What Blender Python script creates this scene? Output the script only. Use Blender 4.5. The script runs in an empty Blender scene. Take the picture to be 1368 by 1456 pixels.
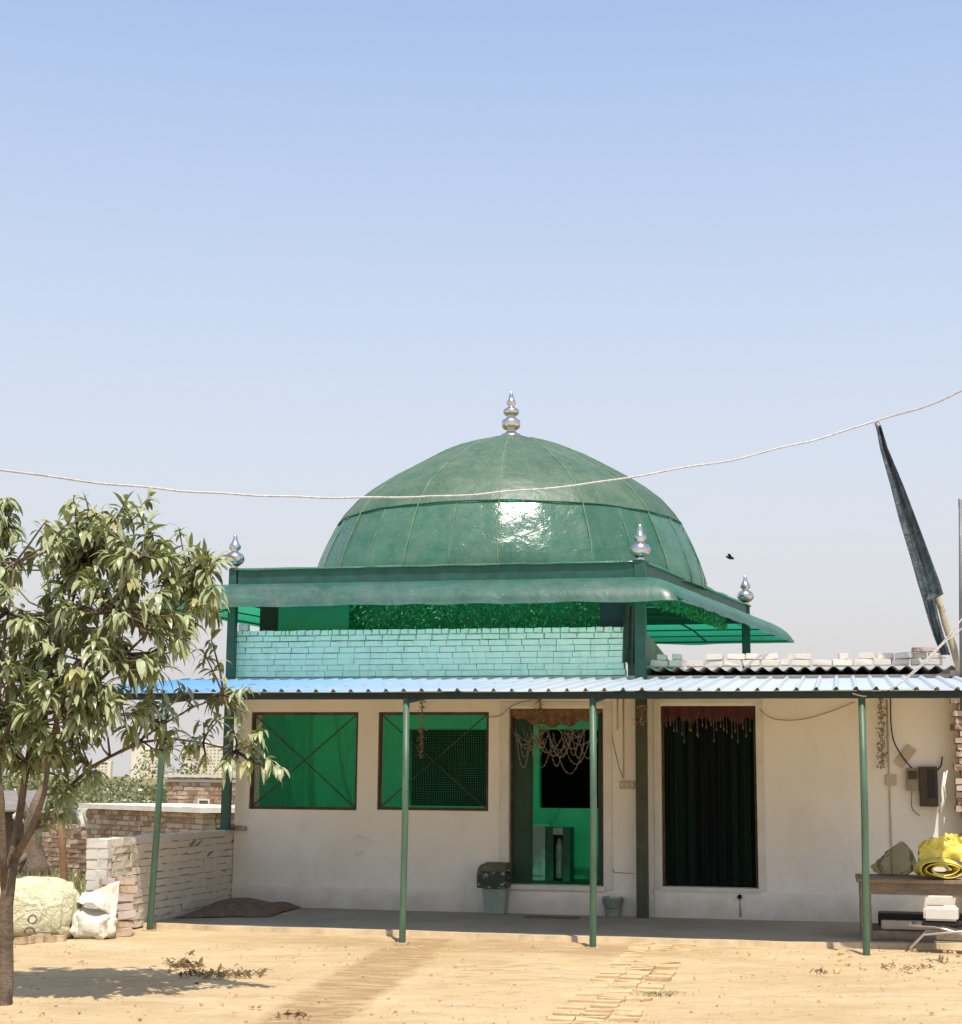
import bpy, bmesh, math, random
from math import sin, cos, tan, atan, atan2, radians, pi, sqrt, hypot
from mathutils import Vector, Matrix, noise
random.seed(11)
SC = bpy.context.scene
COL = SC.collection

# ------------------------------------------------------------------ camera model and building frame
F, EYE = 2300.0, 1.6
PIT, ROLL = atan(380 / F), radians(0.5)
R0, U0, FW = Vector((1, 0, 0)), Vector((0, -sin(PIT), cos(PIT))), Vector((0, cos(PIT), sin(PIT)))
CR = R0 * cos(ROLL) + U0 * sin(ROLL)
CU = -R0 * sin(ROLL) + U0 * cos(ROLL)
TH = radians(12.5)
OX, OY = 1.885, 19.452
UA, VA = Vector((cos(TH), -sin(TH), 0)), Vector((sin(TH), cos(TH), 0))

def W(a, b, z=0.0):
    return Vector((OX, OY, 0)) + UA * a + VA * b + Vector((0, 0, z))
def uv(p):
    d = Vector(p) - Vector((OX, OY, 0))
    return Vector((d.dot(UA), d.dot(VA), p[2]))
def ray(x, y):
    return FW + CR * ((x - 684) / F) - CU * ((y - 728) / F)
def on_v(x, y, b):
    """the (u, z) of a photo point on the vertical plane v = b of the building"""
    d = ray(x, y); o = Vector((0, 0, EYE)) - Vector((OX, OY, 0))
    t = (b - o.dot(VA)) / d.dot(VA)
    p = Vector((0, 0, EYE)) + d * t
    q = uv(p)
    return q.x, q.z
def on_z(x, y, z=0.0):
    d = ray(x, y); t = (z - EYE) / d.z
    return Vector((d.x * t, d.y * t, z))
def at_y(x, y, Y):
    d = ray(x, y); t = Y / d.y
    return Vector((d.x * t, Y, EYE + d.z * t))

# ------------------------------------------------------------------ mesh builder
class MB:
    def __init__(s): s.v = []; s.f = []; s.m = []
    def add(s, vs, fs, mi=0):
        n = len(s.v); s.v += [tuple(p) for p in vs]
        s.f += [tuple(i + n for i in f) for f in fs]; s.m += [mi] * len(fs)
    def hexa(s, p, mi=0):
        s.add(p, [(0, 3, 2, 1), (4, 5, 6, 7), (0, 1, 5, 4), (1, 2, 6, 5), (2, 3, 7, 6), (3, 0, 4, 7)], mi)
    def box(s, x0, x1, y0, y1, z0, z1, mi=0, jit=0.0, rnd=random):
        p = [[x0, y0, z0], [x1, y0, z0], [x1, y1, z0], [x0, y1, z0], [x0, y0, z1], [x1, y0, z1], [x1, y1, z1], [x0, y1, z1]]
        if jit: p = [[c + rnd.uniform(-jit, jit) for c in q] for q in p]
        s.hexa(p, mi)
    def bevbox(s, x0, x1, y0, y1, z0, z1, bv=0.01, mi=0, M=None, jit=0.0):
        bm = bmesh.new(); bmesh.ops.create_cube(bm, size=1)
        bmesh.ops.scale(bm, vec=(x1 - x0, y1 - y0, z1 - z0), verts=bm.verts)
        if jit:
            for q in bm.verts: q.co += Vector((random.uniform(-jit, jit), random.uniform(-jit, jit), random.uniform(-jit, jit)))
        bmesh.ops.bevel(bm, geom=bm.edges[:], offset=bv, segments=2, affect='EDGES')
        c = Vector(((x0 + x1) / 2, (y0 + y1) / 2, (z0 + z1) / 2))
        vs = [(q.co + c) if M is None else M @ (q.co + c) for q in bm.verts]
        s.add(vs, [[q.index for q in f.verts] for f in bm.faces], mi); bm.free()
    def tube(s, pts, r, n=8, mi=0, caps=True):
        pts = [Vector(p) for p in pts]
        rs = r if isinstance(r, (list, tuple)) else [r] * len(pts)
        base = len(s.v); prev = None
        for i, p in enumerate(pts):
            t = (pts[min(i + 1, len(pts) - 1)] - pts[max(i - 1, 0)])
            t = t.normalized() if t.length > 1e-9 else Vector((0, 0, 1))
            if prev is None:
                a = t.cross(Vector((0, 0, 1)) if abs(t.z) < .9 else Vector((1, 0, 0))).normalized()
            else:
                a = (prev - t * prev.dot(t)).normalized()
            prev = a; b = t.cross(a)
            for k in range(n):
                q = 2 * pi * k / n
                s.v.append(tuple(p + (a * cos(q) + b * sin(q)) * rs[i]))
        for i in range(len(pts) - 1):
            for k in range(n):
                j = (k + 1) % n
                s.f.append((base + i * n + k, base + i * n + j, base + (i + 1) * n + j, base + (i + 1) * n + k)); s.m.append(mi)
        if caps:
            s.f.append(tuple(base + k for k in reversed(range(n)))); s.m.append(mi)
            s.f.append(tuple(base + (len(pts) - 1) * n + k for k in range(n))); s.m.append(mi)
    def lathe(s, c, prof, n=24, mi=0, ph=0.0, close=True):
        base = len(s.v)
        for r, z in prof:
            for k in range(n):
                q = 2 * pi * k / n + ph
                s.v.append((c[0] + r * cos(q), c[1] + r * sin(q), c[2] + z))
        for i in range(len(prof) - 1):
            for k in range(n):
                j = (k + 1) % n
                s.f.append((base + i * n + k, base + i * n + j, base + (i + 1) * n + j, base + (i + 1) * n + k)); s.m.append(mi)
        if close:
            s.f.append(tuple(base + k for k in reversed(range(n)))); s.m.append(mi)
            s.f.append(tuple(base + (len(prof) - 1) * n + k for k in range(n))); s.m.append(mi)
    def grid(s, fn, nu, nv, mi=0):
        base = len(s.v)
        for i in range(nu + 1):
            for j in range(nv + 1): s.v.append(tuple(fn(i / nu, j / nv)))
        for i in range(nu):
            for j in range(nv):
                a = base + i * (nv + 1) + j
                s.f.append((a, a + nv + 1, a + nv + 2, a + 1)); s.m.append(mi)

BASE = {}
def finish(o, label=None, cat=None, group=None, kind=None):
    if label: o['label'] = label
    if cat: o['category'] = cat
    if group: o['group'] = group
    if kind: o['kind'] = kind
    return o
def thing(name, label, cat, base=(0, 0, 0), world=False, group=None):
    o = bpy.data.objects.new(name, None); COL.objects.link(o); o.empty_display_size = .2
    o.location = Vector(base) if world else W(*base)
    if not world: o.rotation_euler = (0, 0, -TH)
    BASE[o.name] = Vector(base)
    return finish(o, label, cat, group)
def mesh_of(name, mb, mats, off, smooth):
    me = bpy.data.meshes.new(name)
    me.from_pydata([(p[0] - off.x, p[1] - off.y, p[2] - off.z) for p in mb.v], [], mb.f)
    for m in (mats if isinstance(mats, (list, tuple)) else [mats]): me.materials.append(m)
    me.polygons.foreach_set('material_index', mb.m)
    if smooth: me.polygons.foreach_set('use_smooth', [True] * len(me.polygons))
    me.update(); return me
def part(name, mb, mats, parent, smooth=False, label=None):
    off = BASE[parent.name]
    o = bpy.data.objects.new(name, mesh_of(name, mb, mats, off, smooth)); COL.objects.link(o)
    o.parent = parent; BASE[o.name] = off
    if label: o['label'] = label
    return o
def solo(name, mb, mats, label=None, cat=None, base=(0, 0, 0), world=False, smooth=False, group=None, kind=None):
    off = Vector(base)
    o = bpy.data.objects.new(name, mesh_of(name, mb, mats, off, smooth)); COL.objects.link(o)
    o.location = off if world else W(*base)
    if not world: o.rotation_euler = (0, 0, -TH)
    BASE[o.name] = off
    return finish(o, label, cat, group, kind)
def dup(o, loc=None, rot=None, label=None):
    r = o.copy(); COL.objects.link(r)
    for ch in list(o.children):
        c = ch.copy(); COL.objects.link(c); c.parent = r
        for g in list(ch.children):
            d = g.copy(); COL.objects.link(d); d.parent = c
    if loc is not None: r.location = loc
    if rot is not None: r.rotation_euler = rot
    if label: r['label'] = label
    return r

# ------------------------------------------------------------------ materials
class NT:
    def __init__(s, name):
        s.m = bpy.data.materials.new(name); s.m.use_nodes = True
        s.t = s.m.node_tree; s.t.nodes.clear()
        s.out = s.n('ShaderNodeOutputMaterial')
        s.tc = None
    def n(s, ty, **kw):
        x = s.t.nodes.new(ty)
        for k, v in kw.items(): setattr(x, k, v)
        return x
    def l(s, a, b): s.t.links.new(a, b)
    def set(s, sock, v):
        if hasattr(v, 'is_linked') or isinstance(v, bpy.types.NodeSocket): s.l(v, sock)
        elif isinstance(v, (tuple, list)) and len(v) == 3 and sock.type == 'RGBA': sock.default_value = (*v, 1)
        else: sock.default_value = v
    def co(s):
        if s.tc is None: s.tc = s.n('ShaderNodeTexCoord')
        return s.tc.outputs['Object']
    def math(s, op, a, b=0.0, clamp=False):
        x = s.n('ShaderNodeMath', operation=op, use_clamp=clamp); s.set(x.inputs[0], a); s.set(x.inputs[1], b); return x.outputs[0]
    def noise(s, scale, detail=4, rough=.55, vec=None, stretch=None, dist=0.0):
        x = s.n('ShaderNodeTexNoise'); x.inputs['Scale'].default_value = scale
        x.inputs['Detail'].default_value = detail; x.inputs['Roughness'].default_value = rough; x.inputs['Distortion'].default_value = dist
        v = vec or s.co()
        if stretch:
            mp = s.n('ShaderNodeMapping'); mp.inputs['Scale'].default_value = stretch; s.l(v, mp.inputs['Vector']); v = mp.outputs[0]
        s.l(v, x.inputs['Vector']); return x.outputs['Fac']
    def ramp(s, f, lo, hi):
        x = s.n('ShaderNodeMapRange'); x.clamp = True; s.set(x.inputs['Value'], f)
        x.inputs['From Min'].default_value = lo; x.inputs['From Max'].default_value = hi; return x.outputs['Result']
    def mix(s, f, a, b, mode='MIX'):
        x = s.n('ShaderNodeMix', data_type='RGBA', blend_type=mode)
        s.set(x.inputs[0], f); s.set(x.inputs[6], a); s.set(x.inputs[7], b); return x.outputs[2]
    def bump(s, h, strength=.3, dist=.01, nrm=None):
        x = s.n('ShaderNodeBump'); x.inputs['Strength'].default_value = strength; x.inputs['Distance'].default_value = dist
        s.l(h, x.inputs['Height'])
        if nrm: s.l(nrm, x.inputs['Normal'])
        return x.outputs[0]
    def pbsdf(s, col, rough=.7, metal=0.0, nrm=None, spec=.5, **kw):
        x = s.n('ShaderNodeBsdfPrincipled'); s.set(x.inputs['Base Color'], col); s.set(x.inputs['Roughness'], rough)
        x.inputs['Metallic'].default_value = metal; x.inputs['Specular IOR Level'].default_value = spec
        for k, v in kw.items(): s.set(x.inputs[k.replace('_', ' ')], v)
        if nrm: s.l(nrm, x.inputs['Normal'])
        return x.outputs[0]
    def mixsh(s, f, a, b):
        x = s.n('ShaderNodeMixShader'); s.set(x.inputs[0], f); s.l(a, x.inputs[1]); s.l(b, x.inputs[2]); return x.outputs[0]
    def done(s, sh): s.l(sh, s.out.inputs['Surface']); return s.m
    def island(s): return s.n('ShaderNodeNewGeometry').outputs['Random Per Island']
    def xyz(s, vec=None):
        x = s.n('ShaderNodeSeparateXYZ'); s.l(vec or s.co(), x.inputs[0]); return x.outputs

def rough_mat(name, col, rough=.75, var=.25, scale=3.0, bump=.25, bscale=40.0, bdist=.01, dirt=None, dirtamt=.5, metal=0.0, spec=.4, stretch=None):
    t = NT(name)
    f = t.noise(scale, 6, .6, stretch=stretch)
    lo = tuple(c * (1 - var) for c in col); hi = tuple(min(1, c * (1 + var)) for c in col)
    c = t.mix(t.ramp(f, .3, .7), lo, hi)
    if dirt:
        c = t.mix(t.math('MULTIPLY', t.ramp(t.noise(scale * 2.3, 8, .7), .5, .72), dirtamt), c, dirt)
    nr = t.bump(t.noise(bscale, 6, .65), bump, bdist)
    return t.done(t.pbsdf(c, t.ramp(t.noise(scale * 4), -.6 + rough, .6 + rough) if False else rough, metal, nr, spec))

def brick_mat(name, cols, dirt, wash=None, washamt=0.0, bump=.5, drip=None):
    """cols: two brick colours picked per brick; wash: whitewash over it, worn off in patches"""
    t = NT(name)
    r = t.island()
    c = t.mix(r, cols[0], cols[1])
    c = t.mix(t.math('MULTIPLY', t.ramp(t.noise(14, 6, .7), .45, .75), .6), c, dirt)
    if wash:
        k = t.math('MULTIPLY', t.ramp(t.math('ADD', t.noise(7, 8, .7), t.math('MULTIPLY', r, .25)), .62 - washamt * .45, .72 - washamt * .4), .93)
        c = t.mix(k, c, wash)
    if drip:
        c = t.mix(t.math('MULTIPLY', t.ramp(t.noise(6, 8, .7, stretch=(1.6, 1.6, .4)), .5, .75), .6), c, drip)
    nr = t.bump(t.noise(60, 6, .7), bump, .012)
    return t.done(t.pbsdf(c, .88, 0, nr, .25))

M = {}
# facade plaster: warm off-white paint with stains and splashed dirt along its foot
t = NT('cream_plaster')
z = t.xyz()[2]
c = t.mix(t.ramp(t.noise(1.3, 7, .65), .3, .7), (.88, .81, .69), (.93, .88, .78))
c = t.mix(t.math('MULTIPLY', t.ramp(t.noise(1.1, 8, .7, stretch=(1.6, 1.6, .5)), .5, .8), .28), c, (.55, .45, .32))
vo = t.n('ShaderNodeTexVoronoi', feature='DISTANCE_TO_EDGE'); vo.inputs['Scale'].default_value = .55
wv_ = t.n('ShaderNodeVectorMath', operation='ADD'); t.l(t.co(), wv_.inputs[0])
ns_ = t.n('ShaderNodeTexNoise'); ns_.inputs['Scale'].default_value = 2.2; ns_.inputs['Detail'].default_value = 6; t.l(t.co(), ns_.inputs['Vector']); t.l(ns_.outputs['Color'], wv_.inputs[1]); t.l(wv_.outputs[0], vo.inputs['Vector'])
crack = t.math('MULTIPLY', t.ramp(vo.outputs['Distance'], .008, .003), t.ramp(t.noise(.8, 3), .55, .68))
c = t.mix(t.math('MULTIPLY', crack, .22), c, (.45, .37, .28))
patch = t.math('MULTIPLY', t.ramp(t.noise(.75, 4, .5, dist=.6), .58, .62), .15)
c = t.mix(patch, c, (.72, .66, .56))
foot = t.math('MULTIPLY', t.ramp(t.math('SUBTRACT', t.math('MULTIPLY', t.noise(3.5, 6, .7), .55), z), -.05, .22), .42)
c = t.mix(foot, c, (.40, .31, .21))
M['plaster'] = t.done(t.pbsdf(c, .85, 0, t.bump(t.noise(28, 8, .7), .35, .012), .25))
M['trim'] = rough_mat('white_trim_paint', (.74, .70, .60), .6, .1, 4, .15, 60)
M['plinth'] = rough_mat('plinth_plaster', (.62, .56, .46), .88, .16, 1.6, .4, 30, .012, (.36, .28, .19), .6)
# green painted inner walls
M['greenwall'] = rough_mat('emerald_wall_paint', (.10, .55, .35), .6, .12, 2, .15, 30)
M['dark'] = rough_mat('dark_interior', (.006, .02, .012), .9, .2, 2)  # near-black colour carries the darkness of the unlit rooms
M['innerfloor'] = rough_mat('green_cement_floor', (.05, .16, .08), .6, .2, 3)
M['rustframe'] = rough_mat('rusty_brown_steel', (.09, .055, .03), .75, .4, 9, .3, 60, .004, (.03, .02, .015))
M['mesh'] = rough_mat('green_wire', (.03, .22, .11), .6, .2, 9)
M['brace'] = rough_mat('brace_iron', (.05, .07, .04), .7, .4, 9)
M['bricktint'] = brick_mat('eave_light_tinted_brick', ((.69, .87, .78), (.76, .91, .83)), (.58, .77, .67), bump=.8, drip=(.46, .66, .56))  # whitewashed brick with the green light of the eave put into its colour
M['mortartint'] = rough_mat('eave_light_tinted_mortar', (.34, .55, .45), .9, .4, 8)  # mortar coloured with the same green eave light
M['brickred'] = brick_mat('old_red_brick', ((.34, .20, .125), (.46, .30, .19)), (.24, .15, .10), (.55, .44, .32), .12)
M['mortar'] = rough_mat('sandy_mortar', (.30, .22, .15), .95, .3, 8, .5, 50)
M['brickpale'] = brick_mat('worn_whitewash_brick', ((.50, .36, .25), (.60, .47, .36)), (.36, .25, .17), (.74, .67, .56), .8)
M['brickwhite'] = brick_mat('whitewashed_brick', ((.50, .42, .33), (.62, .57, .50)), (.38, .30, .22), (.66, .62, .54), .7, .7)
M['brickdark'] = brick_mat('dark_red_brick', ((.16, .075, .05), (.36, .20, .14)), (.09, .05, .04), (.55, .46, .40), .25)
M['slab'] = rough_mat('pale_cement_slab', (.72, .68, .58), .85, .12, 2, .4, 30, .01, (.45, .38, .3), .5)
M['greysheet'] = rough_mat('asbestos_sheet', (.46, .44, .41), .9, .15, 3, .3, 50, .006, (.33, .30, .27), .6)
M['beamdark'] = rough_mat('shade_dark_green', (.008, .022, .018), .5, .3, 6)  # dark green with the shade under the roof overhang put into the colour
M['dullsheet'] = rough_mat('dull_roof_sheet', (.20, .18, .155), .95, .2, 3, .3, 40, .01, (.12, .10, .08), .6)
M['steelgreen'] = rough_mat('dark_green_enamel', (.018, .085, .065), .45, .25, 6, .15, 50, .004, (.05, .07, .05), .4)
M['polegreen'] = rough_mat('green_pole_paint', (.06, .125, .075), .45, .35, 7, .35, 50, .003, (.13, .085, .045), .7, stretch=(1, 1, .25))
M['columnolive'] = rough_mat('olive_column_paint', (.055, .06, .028), .5, .3, 5, .2, 40)
# blue profiled sheets, bleached towards one end
t = NT('blue_profiled_sheet')
x = t.xyz()[0]
c = t.mix(t.ramp(t.math('ADD', x, t.math('MULTIPLY', t.noise(1.2), 1.5)), -3.9, .2), (.13, .34, .64), (.46, .50, .52))
c = t.mix(t.math('MULTIPLY', t.ramp(t.noise(5, 8, .7, stretch=(6, .5, 1)), .5, .75), .45), c, (.50, .53, .53))
wn = t.n('ShaderNodeTexWhiteNoise', noise_dimensions='1D'); t.l(t.math('FLOOR', t.math('DIVIDE', t.xyz()[0], 1.09)), wn.inputs['W'])
c = t.mix(t.math('MULTIPLY', wn.outputs['Value'], .28), c, (.30, .42, .55))
c = t.mix(t.math('MULTIPLY', t.ramp(t.noise(9, 8, .75, stretch=(3, .6, 1)), .6, .75), .4), c, (.25, .17, .10))
M['bluesheet'] = t.done(t.pbsdf(c, .4, 0, t.bump(t.noise(30), .1, .005), .5))
# green fibreglass: reflects a little, lets green light through
def fibre(name, col, glow, dusty, dustamt, transp, transl, rough, bs, bstr, panels=0):
    t = NT(name)
    c = t.mix(t.ramp(t.noise(1.7, 6, .6), .3, .7), tuple(k * .75 for k in col), tuple(k * 1.25 for k in col))
    z = t.math('MULTIPLY', t.ramp(t.noise(4, 9, .72), .35, .75), dustamt)
    c = t.mix(z, c, dusty)
    if panels:
        ox = t.xyz()
        an = t.math('ARCTAN2', t.math('SUBTRACT', ox[1], .05), ox[0])
        ix = t.math('FLOOR', t.math('DIVIDE', t.math('SUBTRACT', an, radians(-82.1)), 2 * pi / panels))
        wn = t.n('ShaderNodeTexWhiteNoise', noise_dimensions='1D'); t.l(ix, wn.inputs['W'])
        c = t.mix(t.math('MULTIPLY', wn.outputs['Value'], .5), c, tuple(k * .55 for k in col))
        an2 = t.n('ShaderNodeCombineXYZ'); t.l(t.math('MULTIPLY', an, 2.6), an2.inputs[0]); t.l(t.math('MULTIPLY', ox[2], .35), an2.inputs[2])
        c = t.mix(t.math('MULTIPLY', t.ramp(t.noise(5, 7, .7, vec=an2.outputs[0]), .52, .72), .45), c, tuple(k * .8 + .03 for k in dusty))
        c = t.mix(t.math('MULTIPLY', t.ramp(t.noise(8, 7, .7, vec=an2.outputs[0]), .55, .75), .45), c, (.03, .055, .035))
    sp = t.ramp(t.noise(38, 3, .5), .69, .73)
    c = t.mix(t.math('MULTIPLY', sp, .6), c, (.45, .6, .5))
    h = t.math('ADD', t.noise(bs, 5, .6, dist=1.2), t.math('MULTIPLY', t.noise(bs * 5, 4), .25))
    nr = t.bump(h, bstr, .03)
    rr = t.ramp(t.noise(3.1, 5), .0, 1.0)
    rgh = t.math('ADD', t.math('MULTIPLY', rr, .16), rough - .08)
    p = t.pbsdf(c, rgh, 0, nr, .6)
    tl = t.n('ShaderNodeBsdfTranslucent'); tl.inputs['Color'].default_value = (*glow, 1)
    tp = t.n('ShaderNodeBsdfTransparent'); tp.inputs['Color'].default_value = (*glow, 1)
    s = t.mixsh(transl, p, tl.outputs[0]); s = t.mixsh(transp, s, tp.outputs[0])
    return t.done(s)
GLOW = (.05, .80, .42)
M['domelow'] = fibre('green_sheet_glossy', (.055, .15, .105), GLOW, (.18, .245, .195), .8, .25, .08, .19, 5.0, .36, 28)
M['domeup'] = fibre('green_sheet_dusty', (.06, .12, .08), GLOW, (.20, .225, .155), .85, .22, .06, .46, 4.0, .42, 14)
M['eave'] = fibre('green_eave_sheet', (.035, .095, .082), GLOW, (.15, .18, .172), .9, .20, .26, .38, 2.2, .35)
M['seam'] = rough_mat('seam_tape', (.13, .20, .12), .7, .3, 8)
M['seamfaint'] = rough_mat('faint_seam', (.09, .19, .13), .5, .3, 8)
M['silver'] = rough_mat('bright_steel', (.62, .60, .58), .22, .15, 6, .12, 20, .01, (.25, .2, .17), .5, metal=1.0)
M['leafmat'] = None
t = NT('artificial_leaf')
c = t.mix(t.island(), (.02, .26, .10), (.16, .72, .36))
tl = t.n('ShaderNodeBsdfTranslucent'); t.l(c, tl.inputs['Color'])
M['leafmat'] = t.done(t.mixsh(.5, t.pbsdf(c, .35), tl.outputs[0]))
M['tinsel'] = rough_mat('pale_tinsel', (.62, .86, .50), .25, .3, 30)
M['greenpanel'] = rough_mat('green_board', (.01, .20, .11), .5, .1, 2)
M['navyboard'] = rough_mat('navy_board', (.008, .035, .05), .6, .2, 2)
M['netgrey'] = rough_mat('grey_net_cloth', (.07, .10, .08), .9, .3, 8)
M['mudslope'] = rough_mat('grey_rendered_brick', (.20, .22, .16), .9, .3, 6, .6, 20, .02)
# trees
def leaf_mat(name, a, b, tr):
    t = NT(name)
    c = t.mix(t.island(), a, b)
    back = t.n('ShaderNodeNewGeometry').outputs['Backfacing']
    c2 = t.mix(back, c, tuple(min(1, k * 1.35 + .02) for k in b))
    tl = t.n('ShaderNodeBsdfTranslucent'); t.set(tl.inputs['Color'], tr)
    return t.done(t.mixsh(.22, t.pbsdf(c2, .34, 0, None, .6), tl.outputs[0]))
M['leaf'] = leaf_mat('mango_leaf', (.085, .11, .045), (.24, .265, .125), (.30, .36, .09))
M['leafyoung'] = leaf_mat('young_leaf', (.15, .16, .05), (.26, .25, .09), (.34, .36, .06))
M['scrub'] = leaf_mat('scrub_leaf', (.10, .115, .045), (.19, .195, .085), (.16, .2, .05))
M['bark'] = rough_mat('grey_bark', (.17, .125, .085), .95, .4, 10, 1.0, 25, .03, (.07, .05, .035), .7, stretch=(1, 1, .3))
M['stake'] = rough_mat('brown_stick', (.22, .12, .06), .85, .3, 12, .5, 40)
M['sackcloth'] = None
t = NT('woven_plastic_sack')
o = t.xyz()
c = t.mix(t.ramp(t.noise(3.0, 6, .65), .35, .7), (.58, .55, .34), (.76, .74, .52))
c = t.mix(t.math('MULTIPLY', t.ramp(t.math('SUBTRACT', t.math('MULTIPLY', t.noise(6), .3), o[2]), -.06, .1), .7), c, (.36, .27, .14))
def ringmask(cx, cz, rr, w):
    dx = t.math('SUBTRACT', o[0], cx); dz = t.math('SUBTRACT', o[2], cz)
    d = t.math('SQRT', t.math('ADD', t.math('MULTIPLY', dx, dx), t.math('MULTIPLY', dz, dz)))
    return t.math('LESS_THAN', t.math('ABSOLUTE', t.math('SUBTRACT', d, rr)), w)
rm = t.math('MAXIMUM', ringmask(.02, .20, .04, .008), t.math('MULTIPLY', ringmask(.0, .07, .05, .009), t.math('GREATER_THAN', o[2], .07)))
rm = t.math('MULTIPLY', rm, t.math('LESS_THAN', o[1], 0.0))
c = t.mix(t.math('MULTIPLY', rm, .85), c, (.10, .08, .05))
wv = t.n('ShaderNodeTexWave'); wv.inputs['Scale'].default_value = 60; t.l(t.co(), wv.inputs['Vector'])
nr = t.bump(t.math('ADD', t.noise(8, 6, .65, dist=2.0), t.math('MULTIPLY', t.math('ABSOLUTE', t.math('SUBTRACT', t.noise(5, 3, .5, dist=1.0), .5)), 2.2)), .9, .05)
M['sackcloth'] = t.done(t.pbsdf(c, .55, 0, nr, .4))
M['whitecloth'] = rough_mat('dirty_white_cloth', (.66, .63, .52), .8, .2, 5, .5, 14, .03, (.3, .22, .14), .7)
M['whitesheet'] = rough_mat('clean_white_cloth', (.82, .80, .72), .8, .08, 5, .3, 14, .02)
M['jute'] = rough_mat('jute_sacking', (.20, .14, .10), .95, .35, 12, .8, 60, .01, (.10, .07, .05), .6)
M['rubble'] = rough_mat('broken_stone', (.46, .35, .22), .95, .3, 6, .7, 25, .02)
M['binpale'] = rough_mat('grey_green_plastic', (.27, .33, .26), .5, .15, 5, .1, 40, .003, (.3, .3, .24), .4)
t = NT('floral_box_print')
vo = t.n('ShaderNodeTexVoronoi'); vo.inputs['Scale'].default_value = 13; t.l(t.co(), vo.inputs['Vector'])
k = t.math('MULTIPLY', t.ramp(vo.outputs['Distance'], .40, .30), t.ramp(t.noise(26, 2), .42, .5))
M['floral'] = t.done(t.pbsdf(t.mix(k, (.015, .03, .02), (.22, .32, .26)), .5))
M['lidwood'] = rough_mat('brown_lid', (.13, .11, .075), .7, .3, 8)
M['wood'] = rough_mat('old_table_wood', (.25, .185, .125), .85, .35, 6, .5, 30, .006, (.07, .05, .035), .6, stretch=(.4, 3, 3))
M['yellow'] = rough_mat('yellow_plastic_sheet', (.78, .66, .13), .45, .15, 4, .5, 12, .03, (.55, .40, .08), .4)
M['tubesteel'] = rough_mat('chair_tube_chrome', (.55, .52, .47), .3, .1, 5, metal=.8)
M['blackseat'] = rough_mat('black_vinyl', (.015, .013, .012), .5, .2, 5)
M['whiteplastic'] = rough_mat('white_plastic', (.66, .62, .56), .5, .08, 4)
M['ivorypvc'] = rough_mat('ivory_pvc', (.55, .46, .33), .5, .12, 5)
M['greybox'] = rough_mat('grey_meter_case', (.30, .26, .20), .6, .2, 5)
M['darkbox'] = rough_mat('dark_meter_box', (.07, .055, .035), .6, .3, 6)
M['wire'] = rough_mat('black_wire', (.02, .018, .015), .5, .2, 9)
M['whitewire'] = rough_mat('white_sheathed_cable', (.50, .48, .45), .5, .25, 14, .3, 40, .004, (.2, .18, .16), .7, stretch=(1.5, 1, 1))
M['brownwire'] = rough_mat('tan_wire', (.28, .20, .12), .7, .3, 9)
M['blackflag'] = rough_mat('black_flag_cloth', (.045, .062, .07), .34, .45, 3, .9, 6, .06, (.20, .23, .23), .6)
M['bamboo'] = rough_mat('weathered_bamboo', (.42, .36, .24), .8, .3, 8, .5, 30, .01, (.22, .18, .12), .6)
M['greymetal'] = rough_mat('grey_pipe', (.16, .16, .16), .5, .2, 6, metal=.3)
M['maroon'] = rough_mat('maroon_brocade', (.065, .012, .012), .7, .5, 40, .4, 60, .006, (.20, .06, .03), .6)
M['tassel'] = rough_mat('pale_tassel', (.19, .15, .13), .7, .2, 8)
t = NT('dark_curtain_cloth')
x = t.xyz()[0]
c = t.mix(t.ramp(t.math('ABSOLUTE', x), .12, .42), (.003, .007, .007), (.004, .017, .009))
M['curtain'] = t.done(t.pbsdf(c, .8, 0, t.bump(t.noise(80), .2, .003), .2))
M['darkleafdoor'] = rough_mat('dark_green_door_leaf', (.008, .045, .02), .5, .2, 4)
M['brownnet'] = rough_mat('brown_valance', (.20, .12, .06), .9, .4, 12, .5, 50)
M['bead'] = rough_mat('pale_bead_string', (.26, .235, .20), .6, .3, 12)
M['dried'] = rough_mat('dried_flower', (.30, .20, .10), .9, .5, 20)
M['glassish'] = rough_mat('clear_bottle', (.42, .62, .52), .12, .2, 8, .2, 12)
M['cabinet'] = rough_mat('grey_cabinet', (.62, .68, .62), .6, .1, 4)
M['caseframe'] = rough_mat('green_case_frame', (.05, .17, .11), .5, .2, 4)
t = NT('smoky_plastic_bag')
p_ = t.pbsdf(t.mix(t.ramp(t.noise(9, 6, .7), .4, .65), (.22, .22, .13), (.50, .48, .32)), .2, 0, t.bump(t.noise(16, 6, .7, dist=2), 1.0, .03), .6)
tp_ = t.n('ShaderNodeBsdfTransparent'); tp_.inputs['Color'].default_value = (.75, .74, .6, 1)
M['bagclear'] = t.done(t.mixsh(.68, p_, tp_.outputs[0]))
M['birdblack'] = rough_mat('black_feather', (.012, .012, .014), .6, .2, 9)
M['towerpaint'] = None
def tower_mat(name, wall, win, sx, sz):
    t = NT(name)
    o = t.xyz()
    cb = t.n('ShaderNodeCombineXYZ'); t.l(t.math('ADD', o[0], o[1]), cb.inputs[0]); t.l(o[2], cb.inputs[1])
    b = t.n('ShaderNodeTexBrick'); b.offset = 0; t.l(cb.outputs[0], b.inputs['Vector'])
    b.inputs['Scale'].default_value = 1; b.inputs['Brick Width'].default_value = sx; b.inputs['Row Height'].default_value = sz
    b.inputs['Mortar Size'].default_value = min(sx, sz) * .24; b.inputs['Mortar Smooth'].default_value = 0
    b.inputs['Color1'].default_value = (*win, 1); b.inputs['Color2'].default_value = (*[k * 1.25 for k in win], 1); b.inputs['Mortar'].default_value = (*wall, 1)
    return t.done(t.pbsdf(b.outputs['Color'], .8))
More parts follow.
